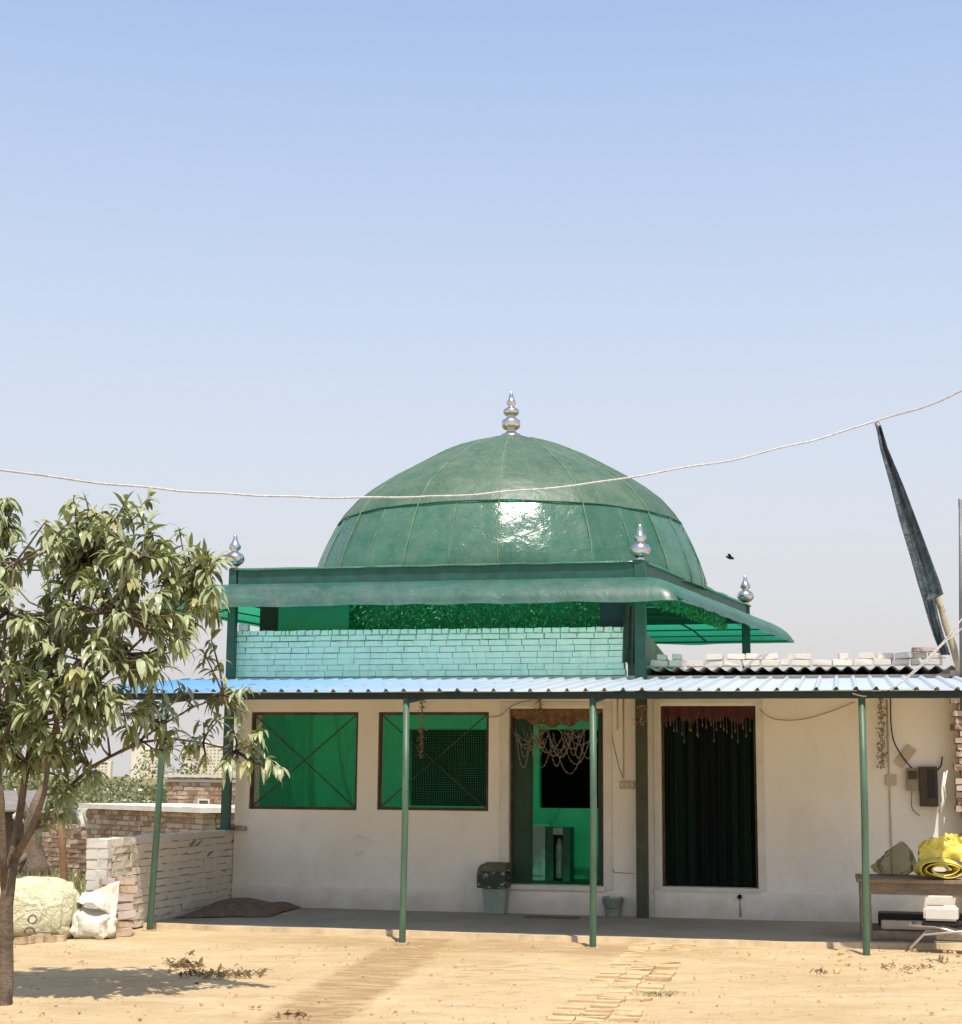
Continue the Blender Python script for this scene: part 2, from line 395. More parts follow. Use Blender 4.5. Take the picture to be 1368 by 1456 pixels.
M['tower'] = tower_mat('tower_window_grid', (.70, .62, .48), (.33, .30, .24), 3.0, 2.6)
M['towerplain'] = rough_mat('tower_cream', (.74, .67, .53), .8, .05, .1)
M['cement'] = None
t = NT('veranda_cement')
c = t.mix(t.ramp(t.noise(1.4, 8, .65), .3, .7), (.30, .265, .21), (.42, .37, .30))
c = t.mix(t.math('MULTIPLY', t.ramp(t.noise(6, 8, .7), .5, .75), .5), c, (.42, .33, .22))
M['cement'] = t.done(t.pbsdf(c, .8, 0, t.bump(t.noise(25, 8, .7), .4, .012), .3))
M['kerb'] = rough_mat('dusty_kerb', (.50, .38, .23), .9, .2, 5, .5, 30)
# ground: sandy earth, damp brown bands, green field farther off
t = NT('sandy_earth')
P = t.co()
def dotc(vec, off):
    d = t.n('ShaderNodeVectorMath', operation='DOT_PRODUCT'); t.l(P, d.inputs[0]); d.inputs[1].default_value = vec
    return t.math('SUBTRACT', d.outputs['Value'], off)
O3 = Vector((OX, OY, 0))
a_ = dotc(UA, O3.dot(UA)); b_ = dotc(VA, O3.dot(VA))
wob = t.math('MULTIPLY', t.math('SUBTRACT', t.noise(2.2, 7, .7), .5), .9)
c = t.mix(t.ramp(t.noise(.55, 8, .62), .3, .7), (.56, .405, .215), (.68, .515, .30))
c = t.mix(t.math('MULTIPLY', t.ramp(t.noise(2.6, 9, .72, stretch=(.6, 1.6, 1)), .5, .72), .55), c, (.39, .245, .12))
c = t.mix(t.math('MULTIPLY', t.ramp(t.noise(19, 7, .75), .55, .75), .5), c, (.34, .22, .115))
c = t.mix(t.math('MULTIPLY', t.ramp(t.noise(1.1, 8, .7, stretch=(.6, 1.4, 1)), .52, .7), .6), c, (.74, .60, .40))
st = t.math('ABSOLUTE', t.math('ADD', t.math('ADD', a_, t.math('MULTIPLY', t.math('ADD', b_, 4.0), .105)), t.math('ADD', 1.70, t.math('MULTIPLY', wob, .45))))
band1 = t.math('MULTIPLY', t.ramp(st, .36, .24), t.ramp(b_, -2.6, -3.0))
band2 = t.math('MULTIPLY', t.ramp(t.math('ABSOLUTE', t.math('ADD', b_, t.math('ADD', 3.55, t.math('MULTIPLY', wob, 1.2)))), .75, .35), t.math('MULTIPLY', t.ramp(a_, -3.9, -2.6), t.ramp(a_, 1.6, .6)))
c = t.mix(t.math('MULTIPLY', t.math('MAXIMUM', band1, t.math('MULTIPLY', band2, .75)), t.ramp(t.noise(5, 8, .7, stretch=(.4, 2.2, 1)), .34, .56)), c, (.40, .26, .13))
pat = t.math('MULTIPLY', t.math('MULTIPLY', t.ramp(t.math('ABSOLUTE', t.math('ADD', a_, .45)), 1.0, .3), t.ramp(t.math('ABSOLUTE', t.math('ADD', b_, 5.6)), 1.2, .3)), t.ramp(t.noise(4, 9, .75, stretch=(.5, 2, 1)), .48, .6))
c = t.mix(t.math('MULTIPLY', pat, .75), c, (.37, .215, .095))
far = t.ramp(t.math('ADD', t.math('SUBTRACT', b_, t.math('MULTIPLY', a_, .35)), t.math('MULTIPLY', wob, 1.5)), 2.2, 4.5)
g = t.mix(t.ramp(t.noise(.8, 8, .7), .35, .65), (.15, .15, .055), (.27, .23, .11))
c = t.mix(far, c, g)
vd = t.n('ShaderNodeTexVoronoi', feature='SMOOTH_F1'); vd.inputs['Scale'].default_value = 4.2; t.l(P, vd.inputs['Vector'])
dent = t.math('MULTIPLY', t.ramp(vd.outputs['Distance'], .05, .30), t.ramp(t.noise(1.3, 3), .42, .6))
h = t.math('ADD', t.math('ADD', t.noise(7, 10, .75), t.math('MULTIPLY', t.noise(55, 5, .7), .4)), t.math('MULTIPLY', dent, .7))
M['earth'] = t.done(t.pbsdf(c, .95, 0, t.bump(h, .75, .07), .15))
M['pathbrick'] = brick_mat('trodden_brick', ((.38, .24, .115), (.47, .32, .16)), (.31, .18, .085), (.56, .40, .22), .35)
M['clod'] = rough_mat('sandy_clod', (.52, .37, .20), .95, .4, 3, .5, 30)
M['twig'] = rough_mat('dry_twig', (.18, .125, .06), .9, .4, 20)
M['grassblade'] = leaf_mat('field_grass', (.12, .13, .04), (.22, .20, .08), (.2, .22, .05))

# ------------------------------------------------------------------ brickwork helper (bricks are surface pattern of one part)
def brickwork(mb, p0, du, length, z0, z1, thick, bl=.22, bh=.075, gap=.010, jit=.004, face=.01, rnd=None, mi=0, mj=1, jag=0.0, header_top=False, top_fn=None):
    """bricks along horizontal dir du from p0, outward side = right-hand normal (du x z); mortar core behind"""
    rnd = rnd or random
    du = Vector(du).normalized(); nn = Vector((du.y, -du.x, 0)); p0 = Vector(p0)
    def hx(s0, s1, n0, n1, a, b, m, j):
        q = []
        for zz in (a, b):
            for (s, n) in ((s0, n1), (s1, n1), (s1, n0), (s0, n0)):
                q.append(p0 + du * (s + rnd.uniform(-j, j)) + nn * (n + rnd.uniform(-j, j)) + Vector((0, 0, zz - p0.z + rnd.uniform(-j, j))))
        mb.hexa(q, m)
    rows = max(1, round((z1 - z0) / bh)); rh = (z1 - z0) / rows
    core_top = z1 - .012
    if top_fn is None: hx(.012, length - .012, -thick + .012, -face, z0, core_top, mj, 0)
    for r in range(rows):
        za = z0 + r * rh
        L = bl if not (header_top and r == rows - 1) else bl * .5
        s = -(L / 2 if r % 2 else 0) + rnd.uniform(-.02, .02)
        end = length + (rnd.uniform(-jag, jag) if jag else 0)
        while s < end - .02:
            l = L * rnd.uniform(.9, 1.08)
            if rnd.random() < .08: l *= .5
            s0, s1 = max(0, s), min(end, s + l)
            if s1 - s0 > .03 and (top_fn is None or za + rh <= top_fn((s0 + s1) / 2) + .02):
                pr = rnd.uniform(-.004, .006)
                hx(s0 + gap / 2, s1 - gap / 2, -thick, pr, za + gap / 2, za + rh - gap / 2, mi, jit)
                if top_fn is not None:
                    hx(s0, s1, -thick + .01, -.012, za, za + rh, mj, 0)
            s += l

# ================================================================== SETTING
def axis(vals, lo, hi, st):
    v = set(vals); x = lo
    while x <= hi + 1e-6: v.add(round(x, 4)); x += st
    return sorted(v)
xs = axis([-6000, -2500, -900, -300, -120, -50, -28, -18, -12, 12, 18, 30, 60, 150, 500, 2000, 6000], -6, 6, .08)
ys = axis([-300, -60, -20, -6, 0, 4, 24, 28, 34, 44, 60, 90, 160, 400, 1000, 3000, 9000], 9, 19, .08)
gm = MB(); nx, ny = len(xs), len(ys)
for X in xs:
    for Y in ys:
        zz = 0
        if -7 < X < 7 and 8 < Y < 20:
            q = uv((X, Y, 0))
            n1 = noise.noise(Vector((X * 3.1, Y * 3.1, 9))); zz = noise.noise(Vector((X * .9, Y * .9, 0))) * .022 + noise.noise(Vector((X * 2.7, Y * 2.7, 5))) * .010 - .016 * max(0, abs(n1) - .12) + noise.noise(Vector((X * 8, Y * 8, 2))) * .005
            if q.y > -2.9 and q.x > -5.6: zz = -.02
        gm.v.append((X, Y, zz))
for i in range(nx - 1):
    for j in range(ny - 1):
        a = i * ny + j; gm.f.append((a, a + ny, a + ny + 1, a + 1)); gm.m.append(0)
solo('ground', gm, M['earth'], kind='structure', world=True, smooth=True)

# veranda floor with an uneven dusty edge
fm = MB()
def fl(i, j):
    a = -5.04 + i * 8.9
    edge = -2.62 + .05 * sin(a * 2.1) + .03 * sin(a * 5.3 + 1) + max(0, a - 1.2) * .16
    return (a, edge + (0.02 - edge) * j, .03 + .006 * noise.noise(Vector((a * 1.5, j * 3, 2))))
fm.grid(fl, 60, 14)
solo('veranda_floor', fm, M['cement'], kind='structure', smooth=True)
km = MB()
pts = [fl(i / 60, 0) for i in range(61)]
for i in range(60):
    a, b = Vector(pts[i]), Vector(pts[i + 1])
    j1, j2 = .03 + .025 * random.random(), .03 + .025 * random.random()
    km.hexa([a + Vector((0, -j1 - .02, -.06)), b + Vector((0, -j1 - .02, -.06)), b + Vector((0, .04, -.06)), a + Vector((0, .04, -.06)), a + Vector((0, -j1, .004)), b + Vector((0, -j1, .004)), b + Vector((0, .04, .004)), a + Vector((0, .04, .004))])
solo('veranda_kerb', km, M['kerb'], kind='structure')

# brick path running out from the doors, bricks half buried
pm = MB()
rw = random.Random(5)
b = -2.85
while b > -12.5:
    c0 = .62 - .01 * (b + 3)
    for k in range(3):
        if rw.random() < .2: continue
        a = c0 - .30 + k * .205 + rw.uniform(-.012, .012)
        pm.box(a, a + .19, b - .10, b, -.06, .008 + rw.uniform(-.010, .010), 0, .008, rw)
    b -= .118
solo('brick_path', pm, M['pathbrick'], kind='structure')

# ================================================================== BUILDING
bld = thing('shrine_building', 'low cream plastered building with green screened windows and brick parapet tinted with green eave light', 'building', (0, 0, 0))
OPEN = [(-4.865, -3.465, 1.21, 2.41), (-3.205, -1.81, 1.22, 2.41), (-1.555, -.41, .365, 2.45), (.28, 1.395, .38, 2.48)]
def holed_wall(mb, u0, u1, z0, z1, v0, v1, holes, mi=0):
    us = sorted({u0, u1, *[h[0] for h in holes], *[h[1] for h in holes]}); zs = sorted({z0, z1, *[h[2] for h in holes], *[h[3] for h in holes]})
    def solid(i, j):
        if i < 0 or j < 0 or i >= len(us) - 1 or j >= len(zs) - 1: return False
        cu, cz = (us[i] + us[i + 1]) / 2, (zs[j] + zs[j + 1]) / 2
        return not any(h[0] < cu < h[1] and h[2] < cz < h[3] for h in holes)
    for i in range(len(us) - 1):
        for j in range(len(zs) - 1):
            if not solid(i, j): continue
            a, b_, c, d = us[i], us[i + 1], zs[j], zs[j + 1]
            mb.add([(a, v0, c), (b_, v0, c), (b_, v0, d), (a, v0, d)], [(0, 1, 2, 3)], mi)
            mb.add([(a, v1, c), (b_, v1, c), (b_, v1, d), (a, v1, d)], [(3, 2, 1, 0)], mi)
            if not solid(i - 1, j): mb.add([(a, v0, c), (a, v0, d), (a, v1, d), (a, v1, c)], [(0, 1, 2, 3)], mi)
            if not solid(i + 1, j): mb.add([(b_, v0, c), (b_, v1, c), (b_, v1, d), (b_, v0, d)], [(0, 1, 2, 3)], mi)
            if not solid(i, j - 1): mb.add([(a, v0, c), (a, v1, c), (b_, v1, c), (b_, v0, c)], [(0, 1, 2, 3)], mi)
            if not solid(i, j + 1): mb.add([(a, v0, d), (b_, v0, d), (b_, v1, d), (a, v1, d)], [(0, 1, 2, 3)], mi)
wm = MB()
holed_wall(wm, -5.05, 3.80, 0, 2.84, 0, .23, OPEN)
wm.box(-5.045, -4.82, .232, 5.2, 0, 2.83); wm.box(3.565, 3.795, .232, 5.2, 0, 2.83); wm.box(-5.04, 3.79, 5.202, 5.42, 0, 2.83)
part('wall', wm, M['plaster'], bld)
# right end of the plaster is broken away in steps against the brick pier
pl = MB()
for (a0, a1, z0, z1) in ((-5.05, -1.62, 0, .29), (-1.62, -.345, 0, .285), (-.345, .185, 0, .29), (.185, 3.79, 0, .345)):
    pl.bevbox(a0 + .001, a1 - .001, -.035, -.002, z0, z1, .008)
part('plinth', pl, M['plaster'], bld)
# inner green chamber seen through the openings
iv = 2.0
o1u0, o1z1 = on_v(582, 1037, iv); _, o1z0 = on_v(620, 1146, iv)
o2u0, o2z1 = on_v(767, 1037, iv); o2u1, o2z0 = on_v(846, 1150, iv)
im = MB()
holed_wall(im, -4.81, .12, .33, 2.83, iv, iv + .15, [(o1u0, o1u0 + 1.15, o1z0, o1z1), (o2u0, o2u1 + .5, o2z0, o2z1)])
part('inner_wall', im, M['greenwall'], bld)
im = MB(); im.box(-4.815, -4.806, .24, 1.99, .33, 2.83); im.box(.125, .27, .24, 5.19, .33, 2.83); im.box(-4.80, .11, .232, .236, 2.46, 2.83)
part('side_wall', im, M['greenwall'], bld)
im = MB(); im.box(-4.81, .12, .232, 5.19, .30, .328)
part('inner_floor', im, M['innerfloor'], bld)
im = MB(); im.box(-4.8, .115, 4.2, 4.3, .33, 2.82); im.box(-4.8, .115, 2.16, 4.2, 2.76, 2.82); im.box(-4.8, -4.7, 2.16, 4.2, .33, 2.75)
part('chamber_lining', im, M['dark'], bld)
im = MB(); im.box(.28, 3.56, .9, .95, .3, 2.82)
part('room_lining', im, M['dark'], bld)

# windows: rusty frame, wire mesh, diagonal braces
for (a0, a1, z0, z1) in OPEN[:2]:
    f = MB(); w = .035
    f.box(a0, a1, .03, .075, z0, z0 + w); f.box(a0, a1, .03, .075, z1 - w, z1)
    f.box(a0, a0 + w, .031, .074, z0 + w, z1 - w); f.box(a1 - w, a1, .031, .074, z0 + w, z1 - w)
    fr = part('window', f, M['rustframe'], bld)
    m = MB(); n = int((a1 - a0) / .028)
    for i in range(1, n):
        x = a0 + (a1 - a0) * i / n; m.box(x - .0016, x + .0016, .051, .0535, z0 + w, z1 - w)
    n = int((z1 - z0) / .028)
    for i in range(1, n):
        y = z0 + (z1 - z0) * i / n; m.box(a0 + w, a1 - w, .0487, .0508, y - .0016, y + .0016)
    part('wire_mesh', m, M['mesh'], fr)
    for k, (p, q) in enumerate((((a0 + .03, z0 + .03), (a1 - .03, z1 - .03)), ((a0 + .03, z1 - .03), (a1 - .03, z0 + .03)))):
        m = MB(); y = .036 - k * .008
        m.tube([(p[0], y, p[1]), ((p[0] + q[0]) / 2, y - .003, (p[1] + q[1]) / 2), (q[0], y, q[1])], .009, 6)
        part('brace', m, M['brace'], fr)
# door surrounds
for k, (a0, a1, z0, z1) in enumerate(OPEN[2:]):
    f = MB(); w = .11 if k == 0 else .085
    f.bevbox(a0 - w, a0 - .001, -.016, -.003, z0 - .05 if k == 0 else .345, z1 + .03, .005)
    f.bevbox(a1 + .001, a1 + w, -.016, -.003, z0 - .05 if k == 0 else .345, z1 + .03, .005)
    f.bevbox(a0 - w, a1 + w, -.016, -.003, z1 + .031, z1 + .085, .005)
    f.bevbox(a0 - .03, a1 + .03, -.05, -.003, z0 - .055, z0 - .002, .006)
    d = part('door_surround', f, M['trim'], bld)
    f = MB(); f.box(a0, a0 + .03, .08, .14, z0, z1); f.box(a1 - .03, a1, .08, .14, z0, z1); f.box(a0 + .03, a1 - .03, .081, .139, z1 - .03, z1)
    part('door_frame', f, M['rustframe'], d)
a0, a1, z0, z1 = OPEN[2]
f = MB(); f.bevbox(a0 + .03, a0 + .27, .10, .135, z0 + .01, z1 - .04, .006); f.box(a0 + .06, a0 + .24, .09, .099, 1.5, 2.3); f.box(a0 + .06, a0 + .24, .09, .099, .5, 1.35)
dl = part('door_leaf', f, M['darkleafdoor'], bld)
f = MB(); f.box(a1 - .075, a1 - .03, .1, .5, z0 + .01, z1 - .04)
part('door_leaf', f, M['darkleafdoor'], bld)
# conduits on the plaster
for pth in ([(-5.0, 2.60), (-1.75, 2.61), (-.2, 2.585)], [(.2, 2.60), (3.4, 2.585)], [(-.165, 2.585), (-.165, 1.62)], [(-.235, 2.585), (-.235, 2.2)], [(2.90, 2.55), (2.90, .36)]):
    m = MB(); m.tube([(p[0], -.012, p[1]) for p in pth], .0085, 6)
    part('conduit', m, M['ivorypvc'], bld, True)
m = MB()
m.tube([(-.33, -.008, 2.42), (-.30, -.008, 2.1), (-.22, -.008, 1.75), (-.17, -.01, 1.62)], .004, 5)
m.tube([(-.31, -.008, 1.9), (-.33, -.008, .62), (-.28, -.008, .53), (-.05, -.008, .52)], .004, 5)
part('wiring', m, M['brownwire'], bld)
m = MB(); m.lathe((0, 0, 0), [(.0, 0), (.026, 0), (.026, .05), (.018, .05), (.018, .004), (0, .004)], 14, close=False)
mm = MB(); du, dz = on_v(1052, 1275, -.04)
mm.add([(du + p[0], -.036 - p[2], dz + p[1]) for p in m.v], m.f)
part('drain_pipe', mm, M['wire'], bld, True)
m = MB(); m.add([(du - .008, -.0365, dz - .02), (du + .008, -.0365, dz - .02), (du + .02, -.0365, .06), (du - .014, -.0365, .05)], [(0, 1, 2, 3)])
part('drain_stain', m, M['rubble'], bld)

# whitewashed brick parapet over the windowed part; colour holds the eave's green light
m = MB(); rr = random.Random(3)
brickwork(m, (-5.17, -.03, 2.845), (1, 0, 0), 5.03, 2.845, 3.14, .2, .215, .073, .006, .003, .020, rr)
brickwork(m, (-5.17, -.03, 3.142), (1, 0, 0), 5.03, 3.142, 3.29, .2, .215, .073, .009, .004, .022, rr)
brickwork(m, (-5.17, -.03, 3.292), (1, 0, 0), 5.03, 3.292, 3.435, .2, .215, .073, .015, .006, .026, rr, header_top=True)
part('brick_parapet', m, [M['bricktint'], M['mortartint']], bld)
m = MB()
brickwork(m, (-5.17, 5.3, 2.845), (0, -1, 0), 5.1, 2.845, 3.4, .2, .22, .075, .01, .004, .01, rr)
part('brick_parapet', m, [M['bricktint'], M['mortartint']], bld)
# rendered brick shoulder that runs back and down on the other side
m = MB()
m.hexa([(-.13, .18, 2.84), (.10, .18, 2.84), (.34, 2.7, 2.84), (.1, 2.7, 2.84), (-.13, .18, 3.42), (.10, .18, 3.38), (.34, 2.7, 2.93), (.1, 2.7, 2.96)])
part('brick_shoulder', m, M['mudslope'], bld)
# corrugated cement roof over the other room
def corr(mb, a0, a1, b0, b1, za, zb, pitch, amp, thick=.007, per=8, trap=False, mi=0):
    n = int((a1 - a0) / pitch * per)
    def zt(x):
        q = (x / pitch) % 1.0
        if not trap: return amp * .5 * cos(2 * pi * q)
        k = abs(q - .5) * 2
        return amp * (1 if k < .16 else max(0, 1 - (k - .16) / .10))
    rows = 6
    for side in (0, 1):
        base = len(mb.v)
        for i in range(n + 1):
            x = a0 + (a1 - a0) * i / n
            for j in range(rows + 1):
                s = j / rows
                mb.v.append((x, b0 + (b1 - b0) * s, za + (zb - za) * s + zt(x) - side * thick + .004 * sin(x * 3 + j)))
        for i in range(n):
            for j in range(rows):
                q = base + i * (rows + 1) + j
                mb.f.append((q, q + rows + 1, q + rows + 2, q + 1) if side == 0 else (q, q + 1, q + rows + 2, q + rows + 1)); mb.m.append(mi)
    h = (n + 1) * (rows + 1); b0_ = len(mb.v) - 2 * h
    for i in range(n):
        q = b0_ + i * (rows + 1); mb.f.append((q, q + h, q + h + rows + 1, q + rows + 1)); mb.m.append(mi)
m = MB(); corr(m, .13, 3.74, -.14, 5.45, 2.915, 3.06, .165, .05)
part('roof_sheet', m, M['greysheet'], bld, True)

# ================================================================== DOMED PAVILION
A_, B_, C_, D_ = (-5.1, -.16), (.07, -.16), (1.03, 5.0), (-4.1, 5.1)
pav = thing('domed_pavilion', 'green sheeted dome on a steel canopy with bright finials standing over the cream building', 'dome canopy', (-2.02, 2.45, 0))
DC = (-2.06, 2.5)
prof = [(2.71, 4.16), (2.70, 4.30), (2.635, 4.50), (2.555, 4.70), (2.475, 4.87), (2.385, 5.05), (2.30, 5.18), (2.12, 5.385), (1.90, 5.56), (1.68, 5.705), (1.46, 5.83), (1.25, 5.95), (1.05, 6.06), (.82, 6.16), (.575, 6.245), (.35, 6.31), (.16, 6.37)]
NS = 14; PH0 = radians(-82.1)
def dome_ring(i0, i1, mi, lift):
    m = MB(); sub = 8; n = NS * sub
    pr = prof[i0:i1 + 1]
    # refine
    fine = []
    for k in range(len(pr) - 1):
        for q in range(3):
            s = q / 3; fine.append((pr[k][0] * (1 - s) + pr[k + 1][0] * s, pr[k][1] * (1 - s) + pr[k + 1][1] * s))
    fine.append(pr[-1])
    for (r, z) in fine:
        for k in range(n):
            q = 2 * pi * k / n + PH0
            fr = (k % 4) / 4 if i0 == 0 else (k % sub) / sub
            flat = (cos(pi / 28) / cos((fr - .5) * 2 * pi / 28)) if i0 == 0 else 1 - .012 * sin(pi * fr)          # sheets pulled flat between the ribs
            wob = .016 * noise.noise(Vector((cos(q) * 2.2 * r, sin(q) * 2.2 * r, z * 2.4)))
            rr_ = r * flat + wob + lift
            m.v.append((DC[0] + rr_ * cos(q), DC[1] + rr_ * sin(q), z))
    for i in range(len(fine) - 1):
        for k in range(n):
            j = (k + 1) % n
            m.f.append((i * n + k, i * n + j, (i + 1) * n + j, (i + 1) * n + k)); m.m.append(0)
    return m
dome = part('dome', dome_ring(0, 5, 0, 0.0), M['domelow'], pav, True)
part('upper_shell', dome_ring(5, len(prof) - 1, 0, .012), M['domeup'], dome, True)
for k in range(NS):
    q = 2 * pi * k / NS + PH0
    m = MB()
    m.tube([(DC[0] + (r + .014 + .006 * noise.noise(Vector((k, z * 3, 0)))) * cos(q + .012 * noise.noise(Vector((k * 3, z * 2, 1)))), DC[1] + (r + .014) * sin(q), z) for r, z in prof[:-1]], .008, 6)
    part('rib_seam', m, M['seam'], dome, True)
for k in range(NS):
    q = 2 * pi * (k + .5) / NS + PH0
    m = MB()
    m.tube([(DC[0] + (r + .006) * cos(q), DC[1] + (r + .006) * sin(q), z) for r, z in prof[:6]], .006, 5)
    part('panel_seam', m, M['seamfaint'], dome, True)
m = MB(); m.tube([(DC[0] + (2.385 * (1 - .006 * sin(pi * (k % 4) / 4)) + .016) * cos(2 * pi * k / 112 + PH0), DC[1] + (2.385 * (1 - .006 * sin(pi * (k % 4) / 4)) + .016) * sin(2 * pi * k / 112 + PH0), 5.05 + .012 * noise.noise(Vector((k * .35, 0, 0)))) for k in range(113)], .010, 5)
part('ring_seam', m, M['steelgreen'], dome, True)
FIN = [(.17, 0), (.165, .02), (.13, .05), (.075, .075), (.06, .10), (.10, .125), (.128, .15), (.132, .20), (.128, .245), (.10, .265), (.062, .29), (.062, .31), (.10, .335), (.118, .375), (.10, .41), (.055, .435), (.04, .455), (.06, .485), (.066, .515), (.05, .545), (.032, .575), (.036, .60), (.022, .64), (.012, .67), (.004, .675)]
m = MB(); m.lathe((DC[0], DC[1], 6.355), FIN, 24)
part('finial', m, M['silver'], dome, True)
# flange of sheet between dome foot and kerb
quad = [A_, B_, C_, D_]
def quad_pt(ang, off):
    """point of the (offset) plan in direction ang from the dome centre"""
    best = None
    cx, cy = DC; d = (cos(ang), sin(ang))
    pts = offset_quad(off)
    for i in range(4):
        (x1, y1), (x2, y2) = pts[i], pts[(i + 1) % 4]
        den = d[0] * (y2 - y1) - d[1] * (x2 - x1)
        if abs(den) < 1e-9: continue
        tt = ((x1 - cx) * (y2 - y1) - (y1 - cy) * (x2 - x1)) / den
        ss = ((x1 - cx) * d[1] - (y1 - cy) * d[0]) / den
        if tt > 0 and -1e-6 <= ss <= 1 + 1e-6: best = tt if best is None else min(best, tt)
    return best
def offset_quad(off):
    n = 4; L = []
    for i in range(4):
        p, q = Vector((*quad[i], 0)), Vector((*quad[(i + 1) % 4], 0)); d = (q - p).normalized(); nn = Vector((d.y, -d.x, 0))
        L.append((p + nn * off[i], d))
    out = []
    for i in range(4):
        p1, d1 = L[i - 1]; p2, d2 = L[i]
        den = d1.x * d2.y - d1.y * d2.x; tt = ((p2.x - p1.x) * d2.y - (p2.y - p1.y) * d2.x) / den
        q = p1 + d1 * tt; out.append((q.x, q.y))
    return out
m = MB(); n = 120
for k in range(n):
    q = 2 * pi * k / n; ro = quad_pt(q, [.07] * 4)
    for rr_, zz in ((min(2.62, ro - .03), 4.20), (ro, 4.205 + .02 * noise.noise(Vector((k * .4, 1, 0)))), (ro + .004, 4.185 + .02 * noise.noise(Vector((k * .7, 3, 0))))):
        m.v.append((DC[0] + rr_ * cos(q), DC[1] + rr_ * sin(q), zz))
for k in range(n):
    j = (k + 1) % n
    for i in range(2): m.f.append((k * 3 + i, k * 3 + i + 1, j * 3 + i + 1, j * 3 + i)); m.m.append(0)
part('dome_flange', m, M['domelow'], pav, True)
# kerb beams round the top
def beam(mb, p, q, z0, z1, th, mi=0):
    p, q = Vector((*p, 0)), Vector((*q, 0)); d = (q - p).normalized(); nn = Vector((d.y, -d.x, 0)) * th / 2
    mb.hexa([(*(p + nn).xy, z0), (*(q + nn).xy, z0), (*(q - nn).xy, z0), (*(p - nn).xy, z0), (*(p + nn).xy, z1), (*(q + nn).xy, z1), (*(q - nn).xy, z1), (*(p - nn).xy, z1)], mi)
for i in range(4):
    p, q = Vector((*quad[i], 0)), Vector((*quad[(i + 1) % 4], 0)); d = (q - p).normalized()
    m = MB(); beam(m, (p + d * .07).xy, (q - d * .07).xy, 3.93, 4.185, .08)
    part('kerb_beam', m, M['steelgreen'], pav)
# columns and corner finials
FIN2 = [(.05, 0), (.055, .012), (.04, .025), (.06, .04), (.105, .07), (.128, .11), (.125, .15), (.10, .19), (.05, .215), (.042, .23), (.07, .255), (.078, .28), (.066, .31), (.042, .34), (.034, .37), (.026, .41), (.02, .44), (.006, .445)]
for i, (p, z0, w, mt) in enumerate(((A_, .96, .05, 'steelgreen'), (B_, .0, .065, 'columnolive'), (C_, 0, .06, 'steelgreen'), (D_, 0, .06, 'steelgreen'))):
    m = MB()
    zt = 2.60 if i == 1 else 2.9
    m.box(p[0] - w, p[0] + w, p[1] - w, p[1] + w, z0, zt, 0 if i != 1 else 1)
    m.box(p[0] - w, p[0] + w, p[1] - w, p[1] + w, zt, 4.21, 0)
    if i == 0: m.box(p[0] - .09, p[0] + .09, p[1] - .09, p[1] + .09, z0 - .005, z0 + .02, 0)
    c = part('column', m, [M['steelgreen'], M['columnolive']], pav)
    m = MB(); m.lathe((p[0], p[1], 4.21), FIN2, 20)
    part('finial', m, M['silver'], c, True)
# drooping eave sheets, curved over
OFF = [.50, .62, .45, .78]
m = MB(); n = 200; rings = 7
zo = 3.665
for k in range(n):
    q = 2 * pi * k / n
    ri = quad_pt(q, [.045] * 4); ro = quad_pt(q, OFF)
    # round the corner of the outer edge
    ro2 = quad_pt(q, [o + .0 for o in OFF])
    wig = .02 * noise.noise(Vector((cos(q) * 9, sin(q) * 9, 0)))
    for s in range(rings + 1):
        f = (pi / 2) * .86 * s / rings
        rad = ri + (ro - ri) * sin(f) / sin(pi / 2 * .86)
        zz = 4.0 - (4.0 - zo) * (1 - cos(f)) / (1 - cos(pi / 2 * .86)) + wig * s / rings + .006 * noise.noise(Vector((cos(q) * 20, sin(q) * 20, s)))
        m.v.append((DC[0] + rad * cos(q), DC[1] + rad * sin(q), zz))
for k in range(n):
    j = (k + 1) % n
    for s in range(rings): m.f.append((k * (rings + 1) + s, k * (rings + 1) + s + 1, j * (rings + 1) + s + 1, j * (rings + 1) + s)); m.m.append(0)
part('eave', m, M['eave'], pav, True)
oq, iq = offset_quad([o - .03 for o in OFF]), offset_quad([.04] * 4)
m = MB()
for i in range(4):
    p, q, r, s = oq[i], oq[(i + 1) % 4], iq[i], iq[(i + 1) % 4]
    m.tube([(*p, zo + .03), (*q, zo + .03)], .014, 6)
    pm_, qm_ = [(p[k] + r[k]) / 2 for k in (0, 1)], [(q[k] + s[k]) / 2 for k in (0, 1)]
    m.tube([(p[0] * .78 + r[0] * .22, p[1] * .78 + r[1] * .22, 3.775), (q[0] * .78 + s[0] * .22, q[1] * .78 + s[1] * .22, 3.775)], .010, 6)
    m.tube([(*pm_, 3.86), (*qm_, 3.86)], .012, 6)
    N_ = 5
    for k in range(N_ + 1):
        f = k / N_
        m.tube([(r[0] + (s[0] - r[0]) * f, r[1] + (s[1] - r[1]) * f, 3.95), (pm_[0] + (qm_[0] - pm_[0]) * f, pm_[1] + (qm_[1] - pm_[1]) * f, 3.86), (p[0] + (q[0] - p[0]) * f, p[1] + (q[1] - p[1]) * f, zo + .03)], .013, 6)
part('eave_frame', m, M['steelgreen'], pav, True)
m = MB()
for k in range(1, 6):
    f = k / 6
    m.tube([(A_[0] + (D_[0] - A_[0]) * f, A_[1] + (D_[1] - A_[1]) * f, 3.95), (B_[0] + (C_[0] - B_[0]) * f, B_[1] + (C_[1] - B_[1]) * f, 3.95)], .02, 6)
part('ceiling_frame', m, M['steelgreen'], pav, True)

